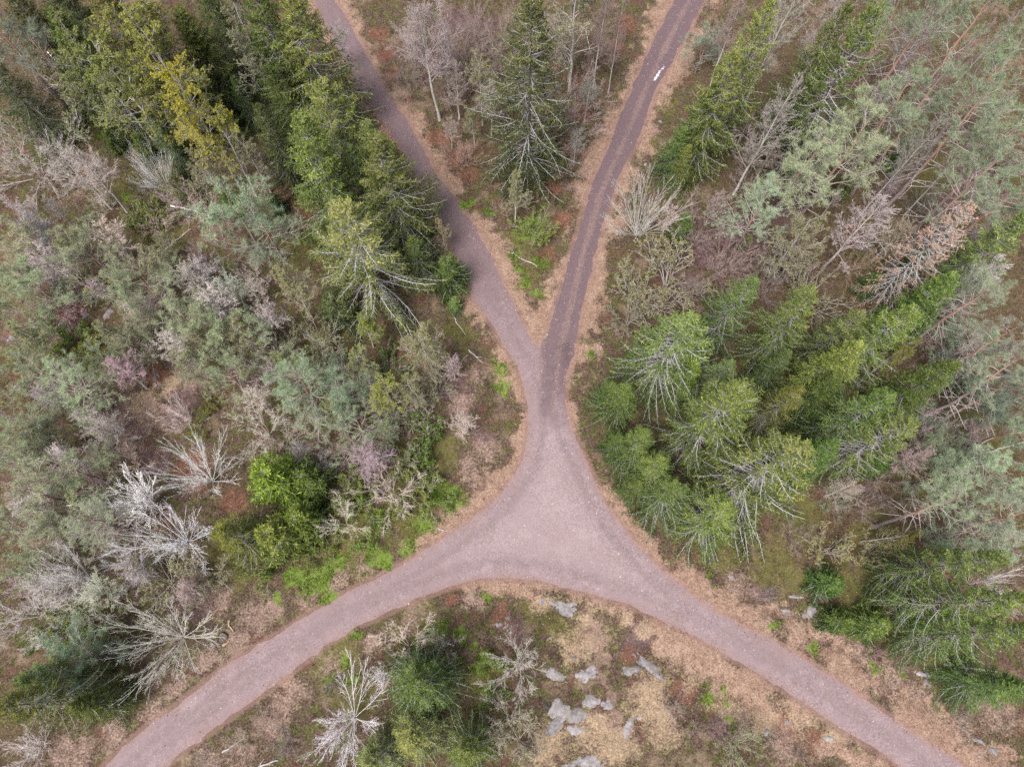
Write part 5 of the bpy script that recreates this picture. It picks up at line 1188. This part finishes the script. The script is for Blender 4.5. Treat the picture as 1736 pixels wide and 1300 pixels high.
RK = [
 ('bedrock_outcrop', 956, 1028, 1.5, 0.62, -8, 0.22, 'long grey bedrock hump just below the road at the top of the clearing', 'rock'),
 ('bedrock_outcrop', 919, 1021, 0.36, 0.5, 0, 0.18, 'small grey rock touching the left end of the long bedrock hump', 'rock'),
 ('boulder', 930, 1081, 0.42, 0.34, 20, 0.2, 'single small grey rock in the dry grass left of the worn path', 'rock'),
 ('bedrock_outcrop', 944, 1144, 1.0, 0.62, -15, 0.25, 'grey bedrock patch beside the round grey bush', 'rock'),
 ('bedrock_outcrop', 995, 1144, 0.92, 0.58, 5, 0.25, 'oval pale grey bedrock left of the worn path', 'rock_pale'),
 ('boulder', 972, 1115, 0.45, 0.2, 10, 0.14, 'narrow small rock above the gap between two bedrock patches', 'rock'),
 ('bedrock_outcrop', 1098, 1127, 1.45, 0.55, -38, 0.2, 'long slanting grey bedrock rib right of the worn path', 'rock'),
 ('bedrock_outcrop', 1068, 1136, 0.75, 0.5, 10, 0.2, 'grey rock lobe at the left of the slanting bedrock rib', 'rock'),
 ('bedrock_outcrop', 1001, 1188, 0.9, 0.5, -10, 0.25, 'cracked pale rock above the broken slabs', 'rock_pale'),
 ('bedrock_outcrop', 1030, 1194, 0.58, 0.5, 30, 0.22, 'white cracked rock touching the worn path', 'rock_pale'),
 ('bedrock_outcrop', 948, 1202, 1.1, 0.75, 20, 0.2, 'broad rock slab, upper left of the broken slabs half hidden by pale twigs', 'rock_pale'),
 ('bedrock_outcrop', 978, 1212, 0.8, 0.6, -10, 0.2, 'rock slab in the middle of the broken slabs', 'rock'),
 ('bedrock_outcrop', 945, 1228, 0.95, 0.6, 35, 0.2, 'rock slab, lower left of the broken slabs under pale twigs', 'rock'),
 ('bedrock_outcrop', 974, 1236, 0.7, 0.5, 10, 0.18, 'rock slab at the lower end of the broken slabs', 'rock_pale'),
 ('bedrock_outcrop', 1064, 1236, 0.42, 0.85, -25, 0.2, 'white rock strip in the straw right of the worn path', 'rock_pale'),
 ('boulder', 1083, 1216, 0.5, 0.26, 35, 0.15, 'small pale rock above the white rock strip', 'rock_pale'),
 ('bedrock_outcrop', 990, 1294, 1.6, 0.6, 0, 0.25, 'pale bedrock cut by the bottom edge', 'rock_pale'),
 ('boulder', 927, 1195, 0.32, 0.3, 0, 0.3, 'small black lump left of the broken rock slabs', 'rock_dark'),
 ('boulder', 860, 1047, 0.3, 0.28, 0, 0.3, 'pale boulder among the reddish bushes at the top of the bend', 'rock_pale'),
 ('boulder', 846, 1058, 0.34, 0.3, 0, 0.25, 'grey boulder below the pale boulder among the reddish bushes', 'rock'),
 ('boulder', 114, 512, 0.6, 0.4, 0, 0.4, 'grey boulder at the left, upper left of the boulder group', 'rock'),
 ('boulder', 147, 531, 0.5, 0.5, 0, 0.4, 'grey boulder in the middle of the left boulder group', 'rock'),
 ('boulder', 183, 531, 0.5, 0.9, 0, 0.5, 'tall grey boulder at the right of the left boulder group', 'rock'),
 ('boulder', 59, 556, 0.65, 0.35, 0, 0.35, 'flat pale boulder near the left edge', 'rock_pale'),
 ('boulder', 21, 575, 0.5, 0.35, 20, 0.35, 'grey boulder at the left edge', 'rock'),
 ('boulder', 166, 608, 0.5, 0.45, 0, 0.4, 'pale boulder beside an ochre mossy spot left of the heather', 'rock_pale'),
 ('boulder', 31, 656, 0.6, 0.5, 0, 0.4, 'grey boulder under the wide pink-limbed pine', 'rock'),
 ('boulder', 351, 710, 0.5, 0.35, 20, 0.35, 'grey boulder at the right end of the heather clearing', 'rock_pale'),
 ('boulder', 1240, 978, 0.6, 0.25, -35, 0.3, 'pale rock on the bank right of the road bend', 'rock_pale'),
 ('boulder', 1351, 1011, 0.7, 0.28, -10, 0.3, 'narrow white rock under the mossy bank', 'rock_pale'),
 ('boulder', 1333, 1037, 0.6, 0.32, 15, 0.3, 'grey rock below the narrow white rock on the bank', 'rock'),
 ('boulder', 1375, 1040, 1.1, 0.7, 20, 0.3, 'broad flat reddish grey rock on the bank by the lower right spruces', 'rock'),
 ('boulder', 1565, 1141, 0.8, 0.4, -15, 0.35, 'grey rock beside the fallen logs, upper one', 'rock_pale'),
 ('boulder', 1574, 1158, 0.6, 0.3, -20, 0.3, 'grey rock beside the fallen logs, lower one', 'rock'),
 ('boulder', 1337, 1224, 0.28, 0.34, 0, 0.28, 'small blue-grey stone in the grass below the lower right road', 'rock'),
 ('boulder', 1300, 1241, 0.3, 0.28, 0, 0.25, 'small whitish stone left of the blue-grey stone', 'rock_pale'),
 ('boulder', 1404, 1251, 0.5, 0.32, -15, 0.25, 'cream stone at the straw edge of the lower right road', 'rock_pale'),
 ('boulder', 1660, 1281, 0.36, 0.3, 0, 0.3, 'pale stone in the lower right corner', 'rock_pale'),
 ('boulder', 1686, 1272, 0.5, 0.36, 0, 0.3, 'dark stone right of the pale corner stone', 'rock'),
 ('boulder', 1662, 1256, 0.7, 0.25, -30, 0.3, 'narrow grey rock above the pale corner stone', 'rock'),
 ('boulder', 1013, 597, 0.26, 0.22, 0, 0.2, 'small grey stone on the verge right of the track mouth', 'rock'),
 ('boulder', 1022, 583, 0.2, 0.14, -20, 0.12, 'tiny white stone on the verge right of the track mouth', 'rock_pale'),
 ('boulder', 1094, 277, 0.3, 0.3, 0, 0.25, 'small grey stone right of the track beside the deep green spruce', 'rock_pale'),
 ('boulder', 1120, 206, 0.3, 0.25, 0, 0.25, 'small grey stone right of the track, upper one', 'rock'),
]
for k, (nm, px, py, a, b, rot, hg, lb, mt) in enumerate(RK):
    rock(nm, px, py, a, b, rot, hg, lb, mt, k)

# ---------------------------------------------------------------- fallen wood
def log(name, pts, r, label, mat='dead_wood', twigs=0, seed=0, cat='log', zoff=0.0):
    """A fallen stem along photograph points, lying on the ground, tapering, with stub branches."""
    rng = np.random.default_rng(700 + seed)
    xy = np.array([ground(px, py) for px, py in pts], float)
    u = np.linspace(0, 1, len(xy)); K = 9; q = np.linspace(0, 1, K)
    x = np.interp(q, u, xy[:, 0]); y = np.interp(q, u, xy[:, 1])
    x += 0.03 * rng.normal(size=K); y += 0.03 * rng.normal(size=K)
    z = gz(x, y) + r * 0.7 + zoff + 0.02 * rng.normal(size=K)
    o0 = np.array([x[0], y[0], z[0]])
    P = (np.stack([x, y, z], -1) - o0)[None]
    R = (r * np.linspace(1, 0.45, K))[None]
    g = Geo(); g.tubes(P, R, 7)
    cap = Geo()
    root = None
    if twigs:
        root = bpy.data.objects.new(name, None); COL.objects.link(root); root.location = o0
        link('stem', g.mesh(name, M[mat], True), root)
        tg = Geo()
        A, AR = grow(rng, P, R, twigs, 0.25, 0.98, (25, 65), (0.2, 0.45), 5, 0.05, 0.12, 0.5, 0.4, 0.3, 0.6)
        A[..., 2] = np.maximum(A[..., 2], -r * 0.4)
        tg.tubes(A, np.maximum(AR, 0.012), 4)
        B_, BR_ = grow(rng, A, AR, 4, 0.3, 1, (25, 60), (0.25, 0.5), 3, 0, 0.12, 0.6)
        tg.cones(B_, np.maximum(BR_, 0.010))
        link('branches', tg.mesh(name + '_branches', M[mat]), root)['kind'] = 'stuff'
    else:
        root = link(name, g.mesh(name, M[mat], True)); root.location = o0
    return tag(root, label, cat)
log('fallen_log', [(1596, 1125), (1690, 1138)], 0.13, 'long grey fallen log in the lower right, upper of two', seed=1)
log('fallen_log', [(1609, 1136), (1656, 1143)], 0.13, 'shorter grey fallen log right below the long one', seed=2)
log('fallen_log', [(270, 434), (325, 391)], 0.10, 'grey fallen stem below the pale bushy pine, upper left', twigs=5, seed=3)
log('fallen_branch', [(291, 351), (322, 356), (356, 368)], 0.09, 'white fallen branch lying beside the pale bushy pine', 'white_wood', 6, 4, 'branch')
log('fallen_tree', [(170, 173), (140, 150), (87, 97)], 0.11, 'white fallen dead tree at the edge of the upper left forest', 'white_wood', 10, 5, 'dead tree', 0.5)
log('fallen_branch', [(910, 452), (880, 436), (861, 426)], 0.06, 'pale fallen branch in the grass of the wedge', 'dead_wood', 5, 6, 'branch')
log('fallen_branch', [(795, 594), (819, 616)], 0.06, 'white crossed branch on the verge left of the junction', 'dead_wood', 3, 7, 'branch')
log('fallen_branch', [(769, 537), (788, 566)], 0.06, 'pale stick lying above the crossed white branch', 'dead_wood', 0, 8, 'branch')
log('fallen_log', [(377, 1275), (415, 1250)], 0.09, 'grey fallen log on the bank below the lower left road', 'dead_wood', 0, 9)
log('fallen_log', [(430, 1302), (474, 1286)], 0.10, 'pale fallen log at the bottom edge left of the big white tree', 'dead_wood', 3, 10)
log('fallen_branch', [(741, 896), (760, 900)], 0.05, 'short pale stick on the verge above the lower left road', 'dead_wood', 0, 12, 'branch')
log('fallen_branch', [(760, 1090), (770, 1094)], 0.05, 'tiny pale stick in the undergrowth inside the bend', 'white_wood', 0, 13, 'branch')
log('fallen_log', [(1676, 766), (1736, 749)], 0.09, 'grey fallen trunk at the right edge above the big pale pine', 'dead_wood', 0, 14)
log('fallen_branch', [(1545, 1050), (1500, 1035)], 0.06, 'bare grey branch under the lower right spruces', 'dead_wood', 5, 15, 'branch')
log('fallen_branch', [(560, 590), (600, 618)], 0.06, 'pale fallen branch in the hollow left of the budding trees', 'dead_wood', 6, 16, 'branch')
log('fallen_log', [(990, 50), (1010, 165)], 0.06, 'thin pale fallen stem left of the track near the top', 'dead_wood', 4, 17, 'log', 0.6)

# split stump with pale wood
M['fresh_wood'] = bark_mat('fresh_split_wood', (0.30, 0.20, 0.12), (0.48, 0.35, 0.23), 9)
def stump():
    x, y = (float(v) for v in ground(378, 1080))
    root = bpy.data.objects.new('tree_stump', None); COL.objects.link(root); root.location = (x, y, float(gz(x, y)))
    rng = np.random.default_rng(5)
    g = Geo(); S = 14
    th = np.arange(S) * 2 * np.pi / S
    rad = 0.34 * (1 + 0.15 * np.sin(3 * th + 1) + 0.05 * rng.normal(size=S))
    rings = []
    for zz, f in ((-0.1, 1.5), (0.05, 1.15), (0.22, 1.0)):
        rings.append(np.stack([rad * f * np.cos(th), rad * f * np.sin(th), np.full(S, zz) + (0.08 * rng.random(S) if zz > 0.2 else 0)], -1))
    V = np.concatenate(rings)
    i, j = np.meshgrid(np.arange(2), np.arange(S), indexing='ij')
    g.add(V, np.stack([i * S + j, i * S + (j + 1) % S, (i + 1) * S + (j + 1) % S, (i + 1) * S + j], -1).reshape(-1, 4))
    link('bark', g.mesh('stump_bark', M['bark_spruce']), root)
    t = Geo(); V = np.concatenate([[[0, 0, 0.16]], rings[2] * 0.97]); V[1:, 2] -= 0.01
    t.add(V, None, np.stack([np.zeros(S, int), 1 + np.arange(S), 1 + (np.arange(S) + 1) % S], -1))
    link('cut_face', t.mesh('stump_face', M['bark_spruce']), root)
    tag(root, 'dark tree stump with weathered top above the lower left road', 'stump')
stump()
log('split_wood', [(387, 1050), (388, 1060), (397, 1072)], 0.10, 'bent piece of pale split wood beside the stump', 'fresh_wood', 0, 21, 'wood')
log('split_wood', [(378, 1094), (388, 1087)], 0.12, 'short chunk of pale split wood below the stump', 'fresh_wood', 0, 22, 'wood')
log('fallen_branch', [(354, 1047), (372, 1029)], 0.06, 'straw-coloured broken stick left of the stump', 'fresh_wood', 0, 11, 'branch')

# ---------------------------------------------------------------- white patch in the rut of the upper right track
def snow():
    m, nt, out = new_mat('old_snow'); n = N(nt)
    b = n.node('ShaderNodeBsdfPrincipled')
    n.put(b.inputs['Base Color'], n.ramp(n.noise(9, 4, n.pos()), [(0.35, (0.30, 0.30, 0.33)), (0.5, (0.58, 0.59, 0.62)), (0.65, (0.80, 0.81, 0.83))]))
    b.inputs['Roughness'].default_value = 0.6; nt.links.new(b.outputs[0], out.inputs[0])
    rng = np.random.default_rng(9)
    xy = np.array([ground(*p) for p in ((1108, 138), (1111, 134), (1114, 129), (1117, 124), (1120, 120), (1123, 116.5), (1126, 113))], float)
    wd = np.array([0.04, 0.13, 0.16, 0.11, 0.035, 0.09, 0.03])
    q = np.linspace(0, 6, 40); x = np.interp(q, np.arange(7), xy[:, 0]); y = np.interp(q, np.arange(7), xy[:, 1]); w = np.interp(q, np.arange(7), wd) * rng.uniform(0.6, 1.2, 40)
    d = norm(np.stack([np.gradient(x), np.gradient(y)], -1)); nx, ny = -d[:, 1], d[:, 0]
    C = np.linspace(-1, 1, 7); c0 = rng.normal(size=40) * 0.05
    X = x[:, None] + nx[:, None] * (C[None] * w[:, None] + c0[:, None]); Y = y[:, None] + ny[:, None] * (C[None] * w[:, None] + c0[:, None])
    i_, j_ = np.clip(((X + 60) / 0.2).astype(int), 0, len(rx) - 1), np.clip(((Y + 20) / 0.2).astype(int), 0, len(ry) - 1)
    Z = RZ[i_, j_] + 0.05 * (1 - C[None] ** 2) - 0.012
    o0 = np.array([x[20], y[20], 0.0])
    i, j = np.meshgrid(np.arange(39), np.arange(6), indexing='ij')
    me = make_mesh('snow_patch', np.stack([X, Y, Z], -1).reshape(-1, 3) - o0, np.stack([i * 7 + j, (i + 1) * 7 + j, (i + 1) * 7 + j + 1, i * 7 + j + 1], -1).reshape(-1, 4), None, None, True)
    me.materials.append(m)
    o = tag(link('snow_patch', me), 'narrow white patch of old snow in the right rut of the upper track', 'snow'); o.location = o0
snow()
